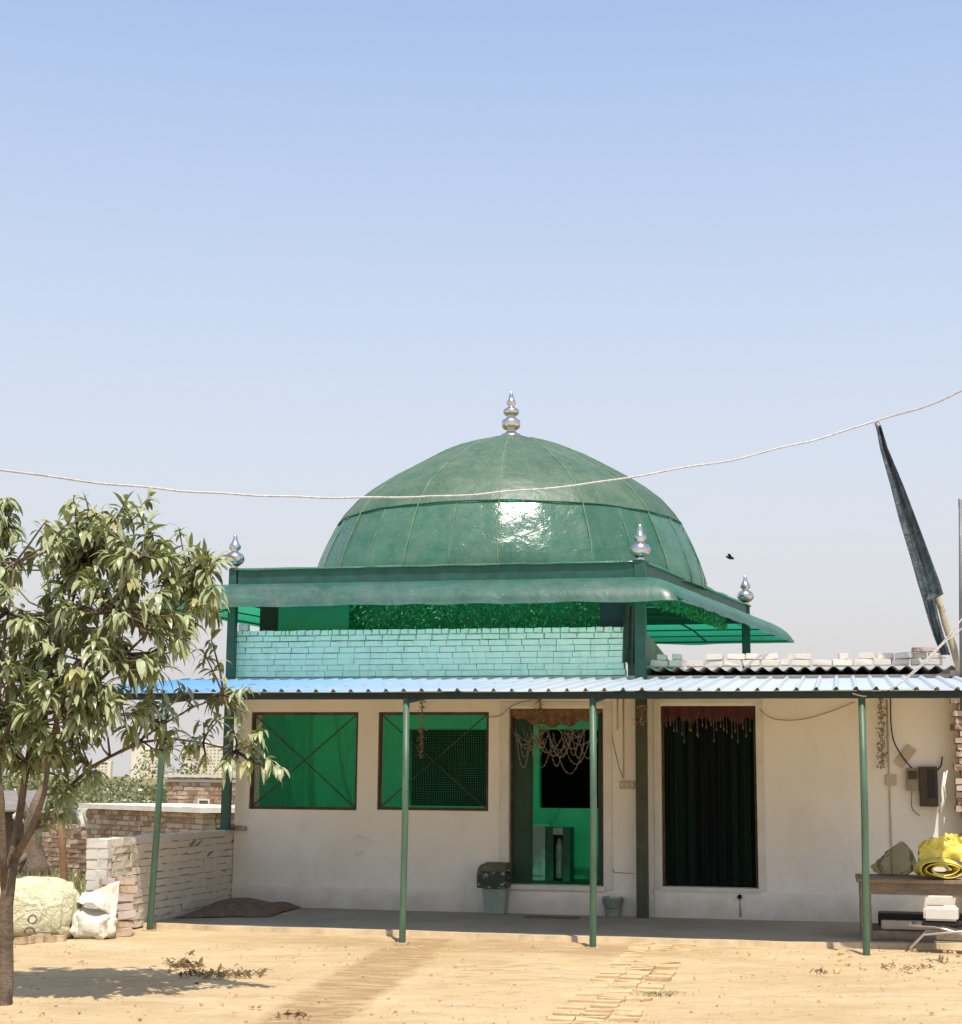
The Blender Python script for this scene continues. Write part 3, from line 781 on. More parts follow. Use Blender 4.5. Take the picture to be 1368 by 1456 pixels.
# hanging leaf mat and boards in the gap under the eave
m = MB(); rl = random.Random(8)
def leafq(mb, c, s, rnd, mi=0):
    d = Vector((rnd.gauss(0, 1), rnd.gauss(0, 1) * .6, rnd.gauss(0, 1))).normalized(); e = d.cross(Vector((rnd.gauss(0, 1), rnd.gauss(0, 1), rnd.gauss(0, 1)))).normalized()
    c = Vector(c); mb.add([c - d * s, c + e * s * .4, c + d * s, c - e * s * .4], [(0, 1, 2, 3)], mi)
for k in range(2600):
    leafq(m, (rl.uniform(-4.05, .0), .34 + rl.uniform(-.05, .05), rl.uniform(3.30, 3.97)), rl.uniform(.018, .04), rl)
for k in range(1300):
    f = rl.random(); leafq(m, (.02 + f * .75 + rl.uniform(-.03, .03), .25 + f * 4.0, rl.uniform(3.76, 3.98)), rl.uniform(.02, .045), rl)
for k in range(170):
    leafq(m, (rl.uniform(-3.6, .0) if k < 120 else rl.uniform(-3.4, -2.2), .26 + rl.uniform(-.02, .02), rl.uniform(3.42, 3.8)), rl.uniform(.010, .022), rl, 2)
m.add([(-4.1, .42, 3.25), (.02, .42, 3.25), (.02, .42, 3.98), (-4.1, .42, 3.98)], [(0, 1, 2, 3)], 1)
m.add([(-4.98, .50, 3.30), (-4.06, .50, 3.30), (-4.06, .50, 3.98), (-4.98, .50, 3.98)], [(0, 1, 2, 3)], 3)  # added backing sheet, near-black to fill the dark gap behind the column
solo('leaf_mat', m, [M['leafmat'], M['greenpanel'], M['tinsel'], M['beamdark']], 'glittering green artificial leaf mat hanging under the dome eave', 'leaf mat', (-2, .34, 3.3))
u0, z0 = on_v(395, 902, .2); u1, z1 = on_v(470, 850, .2)
m = MB(); m.box(u0, u1 + .25, .2, .22, z0 - .05, z1 + .05)
solo('green_board', m, M['greenpanel'], 'plain bright green board in the gap above the parapet bricks', 'board', (u0, .2, z0))
u0, z0 = on_v(853, 890, .15); u1, z1 = on_v(893, 850, .15)
m = MB(); m.box(u0, u1, .12, .15, z0 - .05, z1 + .03)
solo('navy_board', m, M['navyboard'], 'dark navy board beside the column under the eave', 'board', (u0, .15, z0))
m = MB()
def netf(i, j):
    return (-.17 + i * .20 + .015 * sin(i * 20 + j * 3), -.02 + .03 * sin(i * 26 + j * 2), 2.98 + (1 - j) * .72 + .02 * sin(i * 9))
m.grid(netf, 24, 14)
solo('bunched_net', m, M['netgrey'], 'grey bunched net hanging beside the pavilion column', 'net', (-.05, 0, 3.0), smooth=True)
m = MB(); a, zz = on_v(346, 897, .0)
m.bevbox(a - .06, a + .06, -.02, .08, 3.437, 3.437 + .085, .006)
solo('white_block', m, M['whitesheet'], 'small white block standing alone on the end of the green-tinted parapet', 'block', (a, .03, 3.437))

# ================================================================== VERANDA CANOPY
can = thing('veranda_canopy', 'lean-to veranda roof of blue profiled sheet on thin green poles', 'canopy', (0, -3.3, 0))
m = MB(); corr(m, -5.72, 3.66, -3.42, -.045, 2.475, 2.80, .187, .032, .005, 12, True)
part('roof_sheet', m, M['bluesheet'], can)
m = MB(); m.box(-5.70, 3.64, -3.36, -3.31, 2.40, 2.468)
part('front_beam', m, M['beamdark'], can)
m = MB(); m.box(-5.0, 3.5, -.12, -.07, 2.72, 2.785)
part('rear_beam', m, M['steelgreen'], can)
POST = [(-4.80, -3.02, 235, 988, 220), (-1.9, -3.55, 578, 985, 567), (-.03, -3.40, 843, 982, 843), (2.55, -3.40, 1225, 978, 1233)]
for i, (a, b, px, py, _) in enumerate(POST):
    tu, tz = on_v(px, py, -3.335)
    m = MB(); r = .034
    q = [(a, b, -.12), (a + (tu - a) * .02, b + (-3.335 - b) * .02, .05), ((a + tu) / 2 + .008, (b - 3.335) / 2, 1.22), (tu, -3.335, 2.41)]
    m.tube(q, r, 12)
    p = part('post', m, M['polegreen'], can, True)
    m = MB(); m.bevbox(a - .06, a + .06, b - .06, b + .06, -.05, .008, .004)
    part('base_plate', m, M['rubble'], p)
    m = MB(); m.hexa([(tu - .018, -3.30, 2.36), (tu + .018, -3.30, 2.36), (tu + .018, -.12, 2.685), (tu - .018, -.12, 2.685), (tu - .018, -3.30, 2.403), (tu + .018, -3.30, 2.403), (tu + .018, -.12, 2.72), (tu - .018, -.12, 2.72)])
    part('rafter', m, M['steelgreen'], can)
for b in (-2.2, -1.1):
    m = MB(); zc = 2.475 + (b + 3.42) / 3.375 * .325
    m.box(-5.6, 3.6, b - .02, b + .02, zc - .05, zc - .008)
    part('purlin', m, M['steelgreen'], can)

# loose bricks holding down the cement sheets
def brick_thing(name, mat, label, group, base, size, rot, world=False, tilt=(0, 0)):
    m = MB(); m.bevbox(-size[0] / 2, size[0] / 2, -size[1] / 2, size[1] / 2, 0, size[2], .008, jit=.007)
    o = bpy.data.objects.new(name, mesh_of(name, m, mat, Vector((0, 0, 0)), False)); COL.objects.link(o)
    o.location = Vector(base) if world else W(*base)
    o.rotation_euler = (tilt[0], tilt[1], rot - (0 if world else TH))
    return finish(o, label, 'brick', group)
rb = random.Random(21)
a = .17
upper = []
k = 0
while a < 3.5:
    l = rb.choice([.22, .22, .21, .12, .19]) * rb.uniform(.92, 1.05)
    brick_thing('loose_brick', M['brickwhite'], 'whitewashed brick laid directly on the edge of the grey corrugated roof', 'lower bricks on the corrugated roof', (a + l / 2, .02 + rb.uniform(-.03, .04), 2.945), (l, .11, .075), rb.uniform(-.06, .06), tilt=(rb.uniform(-.03, .03), rb.uniform(-.04, .04)))
    if rb.random() < .95: upper.append((a + rb.uniform(.02, .08), rb))
    a += l + rb.uniform(.004, .025); k += 1
for (a, _) in upper:
    l = rb.choice([.21, .12, .16, .20]) * rb.uniform(.9, 1.05)
    brick_thing('loose_brick', M['brickwhite'], 'whitewashed brick in the top course of loose bricks on the corrugated roof', 'upper bricks on the corrugated roof', (a + l / 2, .05 + rb.uniform(-.03, .05), 3.022), (l, .11, .072), rb.uniform(-.12, .12), tilt=(rb.uniform(-.04, .04), rb.uniform(-.06, .06)))

# ================================================================== VERANDA THINGS
# door hangings
a0, a1, z0, z1 = OPEN[3]
m = MB()
def cur(i, j):
    a = a0 + .035 + i * (a1 - a0 - .07)
    return (a, .16 + .03 * sin(i * 38 + .5 * sin(j * 4)) + .012 * sin(i * 91), z0 + .012 + j * (z1 - z0 - .06))
m.grid(cur, 110, 20)
solo('door_curtain', m, M['curtain'], 'dark green and navy curtain closing the doorway under the maroon valance', 'curtain', ((a0 + a1) / 2, .16, z0), smooth=True)
val = thing('door_valance', 'maroon valance with pale hanging tassels over the dark doorway', 'valance', ((a0 + a1) / 2, .0, z1))
m = MB()
def vf(i, j):
    a = a0 + .005 + i * (a1 - a0 - .01); drop = .17 + .035 * sin(i * 25) + .02 * sin(i * 61)
    return (a, .03 + .012 * sin(i * 50), z1 - .003 - .035 * sin(pi * i) * (1 - j) * .4 - j * drop)
m.grid(vf, 70, 6); part('cloth', m, M['maroon'], val, True)
rt = random.Random(4)
for k in range(24):
    a = a0 + .07 + (a1 - a0 - .14) * (k + rt.uniform(-.4, .4)) / 23; zt = z1 - .16; ln = rt.uniform(.03, .2) * rt.choice([.5, .8, 1.2])
    m = MB(); m.tube([(a, .02, zt + .03), (a + .004, .018, zt - ln)], .0022, 5); m.lathe((a + .004, .018, zt - ln - .05), [(.008, 0), (.007, .02), (.003, .045)], 8)
    part('tassel', m, M['tassel'], val)
a0, a1, z0, z1 = OPEN[2]
m = MB()
def vf2(i, j):
    a = a0 + .01 + i * (a1 - a0 - .02); drop = .06 + .15 * sin(pi * min(1, i * 1.02)) ** .8 + .02 * sin(i * 31)
    return (a, .02 + .02 * sin(i * 33), z1 - .005 - j * drop)
m.grid(vf2, 60, 6)
solo('brown_valance', m, M['brownnet'], 'brown sagging cloth strip across the top of the open green doorway', 'valance', ((a0 + a1) / 2, .02, z1), smooth=True)
m = MB(); rg = random.Random(17)
for k in range(26):
    p = a0 + .05 + rg.random() * (a1 - a0 - .35); w = rg.uniform(.15, .42); q = min(a1 - .06, p + w); sag = rg.uniform(.12, .46); zz = z1 - rg.uniform(.10, .34); dz = rg.uniform(-.12, .12)
    vb = -.01 - rg.uniform(0, .05)
    pts = [(p + (q - p) * s / 14, vb + .01 * sin(s), zz + dz * s / 14 - sag * 4 * (s / 14) * (1 - s / 14)) for s in range(15)]
    m.tube(pts, .0042, 5)
    for c in pts[1:-1]:
        if rg.random() < .5: m.lathe((c[0], c[1], c[2] - .01), [(.003, 0), (.010, .006), (.010, .014), (.003, .02)], 6)
solo('bead_garland', m, M['bead'], 'tangle of pale bead strings looping across the open green doorway', 'garland', ((a0 + a1) / 2, -.02, z1), smooth=True)
def dried(px, y0, y1, v, label, wdt=.045, n=150, seed=1):
    r = random.Random(seed); a, zt = on_v(px, y0, v); _, zb = on_v(px, y1, v)
    m = MB(); m.tube([(a, v, zt), (a + .01, v, (zt + zb) / 2), (a, v, zb + .03)], .004, 5, 1)
    for k in range(n):
        f = r.random(); leafq(m, (a + r.gauss(0, wdt * .45 * (.6 + .6 * f)), v + r.gauss(0, .02), zt + (zb - zt) * f), r.uniform(.012, .028), r, 0 if r.random() < .7 else 2)
    return solo('dried_garland', m, [M['dried'], M['brownwire'], M['bead']], label, 'garland', (a, v, zt))
dried(600, 992, 1078, -.12, 'dried flower garland hanging in front of the second screened window', .05, 160, 2)
dried(766, 990, 1064, -.10, 'brown and white dried garland hanging at the corner of the open doorway', .08, 220, 3)
dried(912, 1003, 1032, -.25, 'short dried flower posy tied round the olive column', .09, 130, 5)
dried(1252, 992, 1092, -.08, 'long dried garland hanging from the nail beside the switch box', .06, 260, 6)
# sagging wires
def sagwire(name, pts2, v, r, mat, label, cat='wire'):
    m = MB(); P3 = []
    for (px, py) in pts2:
        a, zz = on_v(px, py, v); P3.append(Vector((a, v, zz)))
    out = []
    for i in range(len(P3) - 1):
        p0, p1, p2, p3 = P3[max(i - 1, 0)], P3[i], P3[i + 1], P3[min(i + 2, len(P3) - 1)]
        for s in range(8):
            x = s / 8
            out.append(.5 * ((2 * p1) + (p2 - p0) * x + (2 * p0 - 5 * p1 + 4 * p2 - p3) * x * x + (3 * p1 - p0 - 3 * p2 + p3) * x ** 3))
    out.append(P3[-1])
    m.tube(out, r, 6)
    return solo(name, m, mat, label, cat, tuple(P3[0]), smooth=True)
sagwire('light_string', [(1080, 1008), (1100, 1022), (1140, 1023), (1180, 1012), (1215, 998)], -.05, .005, M['brownwire'], 'thin brown light string sagging between dark doorway and end pole')
sagwire('light_string', [(694, 1020), (712, 1017), (730, 1003), (765, 992)], -.05, .005, M['brownwire'], 'short brown wire looping from second window to open doorway')
sagwire('service_wire', [(1266, 985), (1268, 1040), (1278, 1068), (1300, 1095), (1318, 1102), (1336, 1092), (1340, 1076)], -.06, .009, M['wire'], 'black service wire dropping down the wall to the meter box')
sagwire('meter_wire', [(1297, 1120), (1297, 1148), (1308, 1160)], -.03, .004, M['wire'], 'thin loose wire hanging below the grey meter case')
# wall boxes
def wbox(name, px0, py0, px1, py1, d, mats, label, cat, extra=None):
    u0, z1 = on_v(px0, py0, -.01); u1, z0 = on_v(px1, py1, -.01)
    th = thing(name, label, cat, ((u0 + u1) / 2, 0, z0))
    m = MB(); m.bevbox(u0, u1, -d, -.002, z0, z1, .006); part('case', m, mats[0], th)
    if extra: extra(th, u0, u1, z0, z1, d)
    return th
def sw(th, u0, u1, z0, z1, d):
    for k in range(3):
        m = MB(); x = u0 + (u1 - u0) * (k + .5) / 3; m.bevbox(x - .018, x + .018, -d - .008, -d - .0005, z0 + .03, z1 - .03, .003); part('switch', m, M['whiteplastic'], th)
wbox('switch_box', 881, 1110, 903, 1122, .03, [M['ivorypvc']], 'ivory switch box on the plaster between the two doorways', 'switch box', sw)
wbox('junction_box', 1259, 1101, 1275, 1117, .03, [M['ivorypvc']], 'square ivory box under the hanging dried garland', 'switch box')
def dial(th, u0, u1, z0, z1, d):
    m = MB(); m.bevbox(u0 + .02, u1 - .02, -d - .012, -d - .001, z0 + (z1 - z0) * .5, z1 - .03, .004); part('dial_window', m, M['darkbox'], th)
wbox('electric_meter', 1288, 1092, 1307, 1124, .09, [M['greybox']], 'small grey electric meter beside the dark meter box', 'meter', dial)
def door(th, u0, u1, z0, z1, d):
    m = MB(); m.bevbox(u0 + .09, u1 - .03, -d - .01, -d - .001, z0 + .10, z1 - .03, .004); part('glass_window', m, M['wire'], th)
wbox('meter_box', 1306, 1090, 1334, 1147, .12, [M['darkbox']], 'dark rusty meter box on the wall beside the brick pier', 'meter box', door)
u0, z0 = on_v(1287, 1075, -.02); 
m = MB(); m.bevbox(-.06, .06, -.012, 0, -.13, .13, .004, M=Matrix.Translation((u0, -.012, z0)) @ Matrix.Rotation(radians(38), 4, 'Y'))
solo('fuse_board', m, M['ivorypvc'], 'slanting ivory fuse board under the black service wire', 'fuse board', (u0, -.012, z0))
# tube light battens
def batten(px0, px1, py, label):
    u0, zz = on_v(px0, py, -.06); u1, _ = on_v(px1, py, -.06)
    th = thing('tube_light', label, 'tube light', ((u0 + u1) / 2, 0, zz))
    m = MB(); m.bevbox(u0, u1, -.05, -.003, zz - .02, zz + .022, .004); part('batten', m, M['ivorypvc'], th)
    m = MB(); m.tube([(u0 + .03, -.068, zz - .012), (u1 - .03, -.068, zz - .012)], .014, 10); part('tube', m, M['whiteplastic'], th, True)
batten(1108, 1212, 989, 'long ivory tube light fixed high between dark doorway and end pole')
batten(460, 520, 992, 'short tube light fixed above the gap between the two windows')
# bracket pieces against the beam
# buckets, box, mat
u, v = -1.66, -.22
m = MB()
def taper(mb, cx, cy, z0, z1, w0, w1, d0, d1, th=.008):
    for (k, s) in ((0, 1),):
        mb.hexa([(cx - w0, cy - d0, z0), (cx + w0, cy - d0, z0), (cx + w0, cy + d0, z0), (cx - w0, cy + d0, z0), (cx - w1, cy - d1, z1), (cx + w1, cy - d1, z1), (cx + w1, cy + d1, z1), (cx - w1, cy + d1, z1)])
taper(m, u, v, .03, .335, .115, .145, .10, .125)
bn = solo('square_bin', m, M['binpale'], 'grey-green square bin carrying the dark floral box beside the doorway', 'bin', (u, v, .03))
md = bn.modifiers.new('b', 'BEVEL'); md.width = .018; md.segments = 3
fb = thing('floral_box', 'dark floral printed box with brown lid resting on the grey-green bin', 'box', (u - .02, v, .34))
m = MB(); m.bevbox(u - .20, u + .15, v - .16, v + .15, .337, .525, .008); part('carton', m, M['floral'], fb)
m = MB(); m.hexa([(u - .20, v - .16, .53), (u + .15, v - .16, .53), (u + .15, v + .15, .56), (u - .18, v + .15, .56), (u - .17, v - .12, .60), (u + .14, v - .12, .60), (u + .14, v + .15, .625), (u - .14, v + .15, .625)]); part('lid', m, M['lidwood'], fb)
bu, bv = -.28, -.13
bk = thing('bucket', 'small round grey-green bucket on the floor next to the olive column', 'bucket', (bu, bv, .03))
m = MB(); m.lathe((bu, bv, .03), [(.001, .004), (.085, 0), (.09, .01), (.118, .20), (.126, .205), (.126, .225), (.116, .225), (.11, .20), (.082, .02), (.001, .02)], 28, close=False); part('pail', m, M['binpale'], bk, True)
m = MB(); m.tube([(bu + .122 * cos(q), bv - .122 * sin(q) , .03 + .20 - .10 * sin(q)) for q in [pi * k / 16 for k in range(17)]], .004, 6); part('handle', m, M['greymetal'], bk, True)
m = MB()
m.grid(lambda i, j: (-1.25 + i * .62, -.62 + j * .26 + .01 * sin(i * 9), .036 + .012 * abs(noise.noise(Vector((i * 5, j * 4, 0))))), 24, 10)
dm = solo('doormat', m, M['jute'], 'thin dark doormat on the floor below the open doorway', 'doormat', (-.95, -.5, .034), smooth=True)
md = dm.modifiers.new('s', 'SOLIDIFY'); md.thickness = .01
m = MB()
def gunny(i, j):
    a = -5.0 + i * .95 - j * .1; b = -1.95 + j * 1.5 + i * .5
    edge = min(i, 1 - i, j, 1 - j) * 6
    h = .05 * min(1, edge) + .10 * max(0, noise.noise(Vector((i * 3.1, j * 3.5, 1)))) * min(1, edge) + .07 * math.exp(-((i - .55) ** 2 + (j - .5) ** 2) * 9)
    return (a + .05 * noise.noise(Vector((j * 4, 0, 3))), b + .08 * noise.noise(Vector((i * 4, 0, 7))), .036 + h)
m.grid(gunny, 40, 40)
solo('gunny_sack', m, M['jute'], 'crumpled brown gunny sacking lying by the low brick side wall', 'sacking', (-4.7, -1.2, .034), smooth=True)

# table with the yellow roll, and what is under it
tb = thing('wooden_table', 'old brown wooden table under the yellow plastic sheets', 'table', (3.1, -1.35, 0))
ta0, tz = on_v(1216, 1243, -1.05); TA0, TA1, TB0, TB1 = 2.48, 4.15, -2.25, -1.2
TZ = .64
m = MB()
for k in range(5):
    b0 = TB0 + (TB1 - TB0) * k / 5; m.bevbox(TA0, TA1, b0 + .002, b0 + .206, TZ - .035, TZ + .004 * sin(k * 3), .005)
part('table_top', m, M['wood'], tb)
m = MB(); m.box(TA0 + .06, TA1 - .06, TB0 + .05, TB0 + .075, TZ - .15, TZ - .037); m.box(TA0 + .06, TA1 - .06, TB1 - .075, TB1 - .05, TZ - .15, TZ - .037)
part('apron', m, M['wood'], tb)
for (a, b) in ((TA0 + .09, TB0 + .085), (TA1 - .09, TB0 + .085), (TA0 + .09, TB1 - .085), (TA1 - .09, TB1 - .085)):
    m = MB(); m.bevbox(a - .055, a + .055, b - .036, b + .036, .0, TZ - .037, .006); part('leg', m, M['wood'], tb)
m = MB(); m.box(TA0 + .15, TA1 - .15, TB0 + .06, TB0 + .11, .06, .13); m.box(TA0 + .15, TA1 - .15, TB1 - .11, TB1 - .06, .06, .13)
part('stretcher', m, M['wood'], tb)
m = MB()
m.bevbox(2.70, 3.55, -1.75, -1.4, .14, .27, .01)
solo('dark_crate', m, M['blackseat'], 'flat dark crate stored below the wooden table', 'crate', (3.1, -1.3, .18))
m = MB(); m.bevbox(2.72, 3.3, -2.02, -1.92, .132, .22, .008)
solo('pale_plank', m, M['ivorypvc'], 'pale grey plank on edge below the wooden table', 'plank', (3.0, -1.57, .17))
# folded sheet roll
def roll(cx, cy, cz, rx, rz, ln, rot, mat, nm, label, cat, turns=2.6, n=110, jit=.03):
    m = MB(); pts = []
    for i in range(n + 1):
        q = turns * 2 * pi * i / n; s = .34 + .66 * i / n
        pts.append((rx * s * cos(q), rz * s * sin(q)))
    R = Matrix.Rotation(rot, 4, 'Z')
    def g(i, j):
        p = pts[int(round(i * n))]
        w = jit * noise.noise(Vector((i * 9, j * 4, 2)))
        q = R @ Vector((p[0] + w, -ln / 2 + ln * j + .02 * noise.noise(Vector((i * 6, 0, 5))), p[1] + w))
        return (cx + q.x, cy + q.y, cz + q.z)
    m.grid(g, n, 8)
    o = solo(nm, m, mat, label, cat, (cx, cy, cz - rz), smooth=True)
    md = o.modifiers.new('s', 'SOLIDIFY'); md.thickness = .006
    return o
roll(on_v(1337, 1248, -1.95)[0], -1.95, TZ + .10, .235, .09, .46, .10, M['yellow'], 'yellow_roll', 'flattened roll of yellow plastic sheet with its coiled end showing on the table', 'plastic roll')
m = MB()
def crump(i, j):
    a = 3.13 + i * .85; b = -1.66 + j * .22
    base = .20 + .20 * sin(pi * min(1, .15 + i * .9)) + .10 * noise.noise(Vector((i * 7, j * 5, 4))) + .05 * noise.noise(Vector((i * 19, j * 9, 1)))
    return (a + .03 * noise.noise(Vector((i * 8, j * 8, 9))), b - .06 * sin(j * pi) + .05 * noise.noise(Vector((i * 9, j * 9, 0))), TZ + .01 + base * sin(pi * (.08 + .84 * j)) ** .6)
m.grid(crump, 60, 30)
solo('yellow_sheet', m, M['yellow'], 'crumpled heap of bright yellow plastic sheet behind the coiled roll', 'plastic sheet', (3.5, -1.2, TZ), smooth=True)
m = MB()
def bag(i, j):
    q = 2 * pi * i; h = j
    r = (.17 * sin(pi * min(1, .12 + h * .88)) ** .7) * (1 - .45 * h) + .012
    r *= 1 + .45 * noise.noise(Vector((cos(q) * 2.6, sin(q) * 2.6, h * 3))) + .25 * abs(noise.noise(Vector((cos(q) * 7, sin(q) * 7, h * 6))))
    r = max(r, .003)
    return (2.86 + r * cos(q) * 1.2 + .10 * h, -1.5 + r * sin(q), TZ + .006 + h ** 1.25 * .34 + .02 * noise.noise(Vector((q, h * 5, 0))))
m.grid(bag, 64, 36)
solo('plastic_bag', m, M['bagclear'], 'crinkled dark see-through plastic bag with a pointed top on the table', 'plastic bag', (2.95, -1.33, TZ), smooth=True)
# folded tubular chairs on the ground before the table
def folded_chair(base, rot, label, white):
    th = thing('folding_chair', label, 'folding chair', base, group=None)
    th.rotation_euler = (0, 0, rot - TH); b = Vector(base)
    def P3(x, y, zz): return (b.x + x, b.y + y, b.z + zz)
    for s in (-1, 1):
        m = MB(); m.tube([P3(-.02, s * .19, .0), P3(-.03, s * .19, .03), P3(.10, s * .19, .16), P3(.45, s * .19, .20), P3(.85, s * .19, .14)], .013, 8); part('side_tube', m, M['tubesteel'], th, True)
        m = MB(); m.tube([P3(-.03, s * .15, .24), P3(.2, s * .15, .235), P3(.86, s * .15, .08)], .013, 8); part('side_tube', m, M['tubesteel'], th, True)
    m = MB(); m.tube([P3(-.03, -.15, .24), P3(-.03, .15, .24)], .013, 8); m.tube([P3(-.03, -.19, .03), P3(-.03, .19, .03)], .013, 8); part('cross_tube', m, M['tubesteel'], th, True)
    m = MB(); m.bevbox(b.x + .08, b.x + .50, b.y - .17, b.y + .17, b.z + .245, b.z + .275, .008); part('seat', m, M['blackseat'], th)
    m = MB(); m.bevbox(b.x + .10, b.x + .42, b.y - .16, b.y + .16, b.z + .29, b.z + .42, .02); part('backrest', m, white, th)
    return th
folded_chair((3.02, -2.62, .0), -.10, 'folded tubular chair with black seat lying before the wooden table', M['whiteplastic'])

# ================================================================== PIER, POLES, FLAG, CABLES
pr = thing('brick_pier', 'jagged dark red brick pier at the broken end of the plastered wall', 'pier', (3.75, -.3, 0))
m = MB(); rp = random.Random(9)
rows = 38
for r in range(rows):
    z0 = r * .0755; s = (3.59 if r > 15 else 3.66) + (.0 if r % 2 else .05) + rp.uniform(-.03, .05)
    while s < 4.2:
        l = rp.choice([.11, .22, .2]); m.box(s, min(4.25, s + l) - .012, -.30 + rp.uniform(-.02, .025), -.06, z0 + .006, z0 + .07, 0, .006, rp); s += l
m.box(3.74, 4.24, -.27, -.07, 0, 1.20, 1); m.box(3.68, 4.24, -.272, -.068, 1.201, rows * .0755 - .01, 1)
part('brick_body', m, [M['brickdark'], M['mortar']], pr)
m = MB(); m.bevbox(3.2, 3.62, -.02, .10, 3.10, 3.15, .006)
solo('red_tile', m, M['brickdark'], 'flat red tile laid on the bricks at the end of the roof', 'tile', (3.4, .03, 3.1))
m = MB()
ts = [on_v(1343, 1098, -.34), on_v(1339, 1120, -.36), on_v(1341, 1138, -.37), on_v(1336, 1156, -.38)]
m.tube([(q[0], -.36, q[1]) for q in ts], [.010, .018, .014, .024], 7); m.tube([(q[0] + .03, -.34, q[1] + .02) for q in ts[:3]], [.006, .010, .012], 6)
solo('twisted_strip', m, M['whitesheet'], 'twisted pale cloth strip hanging beside the brick pier', 'strip', (ts[0][0], -.36, ts[0][1]), smooth=True)
# leaning flag
fl_ = thing('flag', 'black flag hanging wrapped along a leaning bamboo pole', 'flag', (3.66, -.36, 2.9))
def pv(px, py, v=-.38):
    a, zz = on_v(px, py, v); return Vector((a, v, zz))
pb, pt_ = pv(1375, 985), pv(1246, 601)
m = MB(); pts = []
for k in range(25):
    f = k / 24; p = pb.lerp(pt_, f); p.x += .03 * sin(pi * f) + .006 * sin(k * 1.9)
    pts.append(p)
m.tube(pts, [.042 - .016 * k / 24 + (.004 if k % 4 == 0 else 0) for k in range(25)], 10); part('pole', m, M['bamboo'], fl_, True)
m = MB()
# outline of the cloth on either side of the pole: (py, x at hoist side, x at free side)
OUT = [(606, 1245, 1252), (640, 1251, 1262), (690, 1265, 1283), (740, 1278, 1302), (790, 1293, 1321), (830, 1304, 1336), (846, 1309, 1341), (853, 1311, 1329), (880, 1319, 1335), (905, 1327, 1342), (932, 1338, 1351)]
def flagf(i, j):
    t_ = i * (len(OUT) - 1); k = min(int(t_), len(OUT) - 2); f = t_ - k
    y = OUT[k][0] * (1 - f) + OUT[k + 1][0] * f; xa = OUT[k][1] * (1 - f) + OUT[k + 1][1] * f; xb = OUT[k][2] * (1 - f) + OUT[k + 1][2] * f
    p = pv(xa + (xb - xa) * j, y)
    p.y -= .075 + .035 * sin(j * pi * 2.2 + i * 3) + .012 * sin(j * 17 + i * 9)
    return p
m.grid(flagf, 60, 16)
fc = part('cloth', m, M['blackflag'], fl_, True)
md = fc.modifiers.new('s', 'SOLIDIFY'); md.thickness = .004
m = MB()
def pv2(px, py): return pv(px, py, -.55)
m.tube([pv2(1369, 1010), pv2(1367, 860), pv2(1366, 711)], [.03, .026, .022], 10)
m.tube([pv2(1364.5, 722), pv2(1364, 709)], .012, 8)
solo('steel_pole', m, M['greymetal'], 'thin dark upright steel pole behind the leaning flag', 'pole', tuple(pv2(1369, 1010)), smooth=True)
def wire3(name, pts, r, mat, label, wob=.0, sub=14):
    m = MB(); out = []
    for i in range(len(pts) - 1):
        p0, p1, p2, p3 = pts[max(i - 1, 0)], pts[i], pts[i + 1], pts[min(i + 2, len(pts) - 1)]
        for s in range(sub):
            x = s / sub; q = .5 * ((2 * p1) + (p2 - p0) * x + (2 * p0 - 5 * p1 + 4 * p2 - p3) * x * x + (3 * p1 - p0 - 3 * p2 + p3) * x ** 3)
            q = q + Vector((0, 0, wob * noise.noise(Vector((q.x * 1.6, 0, 3)))))
            out.append(q)
    out.append(pts[-1]); m.tube(out, r, 8)
    return solo(name, m, mat, label, 'cable', tuple(pts[0]), world=True, smooth=True)
tip = W(*pt_)
Yt = tip.y
cab = [at_y(-260, 628, Yt - 4.4), at_y(-90, 656, Yt - 3.5), at_y(0, 667, Yt - 3), at_y(150, 688, Yt - 2.4), at_y(300, 701, Yt - 2), at_y(480, 707, Yt - 1.6), at_y(680, 703, Yt - 1.2), at_y(860, 684, Yt - .9), at_y(1030, 655, Yt - .5), at_y(1150, 628, Yt - .2), tip + Vector((0, -.03, .02)), at_y(1310, 580, Yt - .3), at_y(1368, 556, Yt - .6), at_y(1500, 488, Yt - 1.4), at_y(1640, 400, Yt - 2.2)]
wire3('overhead_cable', cab, .0108, M['whitewire'], 'long white cable sagging across the sky to the flag pole tip', .03)
Yc = W(2.55, -3.35).y
for k, d in enumerate((0, 9)):
    P_ = [(1212, 986), (1232, 990), (1258, 985), (1290, 962), (1330, 925), (1368, 880), (1420, 805), (1480, 700)] if k == 0 else [(1240, 982), (1262, 980), (1288, 966), (1318, 940), (1345, 912), (1368, 893), (1420, 826), (1480, 735)]
    wire3('supply_cable', [at_y(x, y, Yc - .02 - .05 * k) for x, y in P_], .0065, M['whitewire'], ['lower pale supply cable curving under the roof edge at the end pole', 'upper pale supply cable meeting the roof edge beside the end pole'][k])

# ================================================================== LOW WALL, BRICK HUTS, YARD CLUTTER (world frame where handy)
lw0 = Vector((-5.06, .16, 0)); lw1 = Vector((-5.08, -4.2, 0))
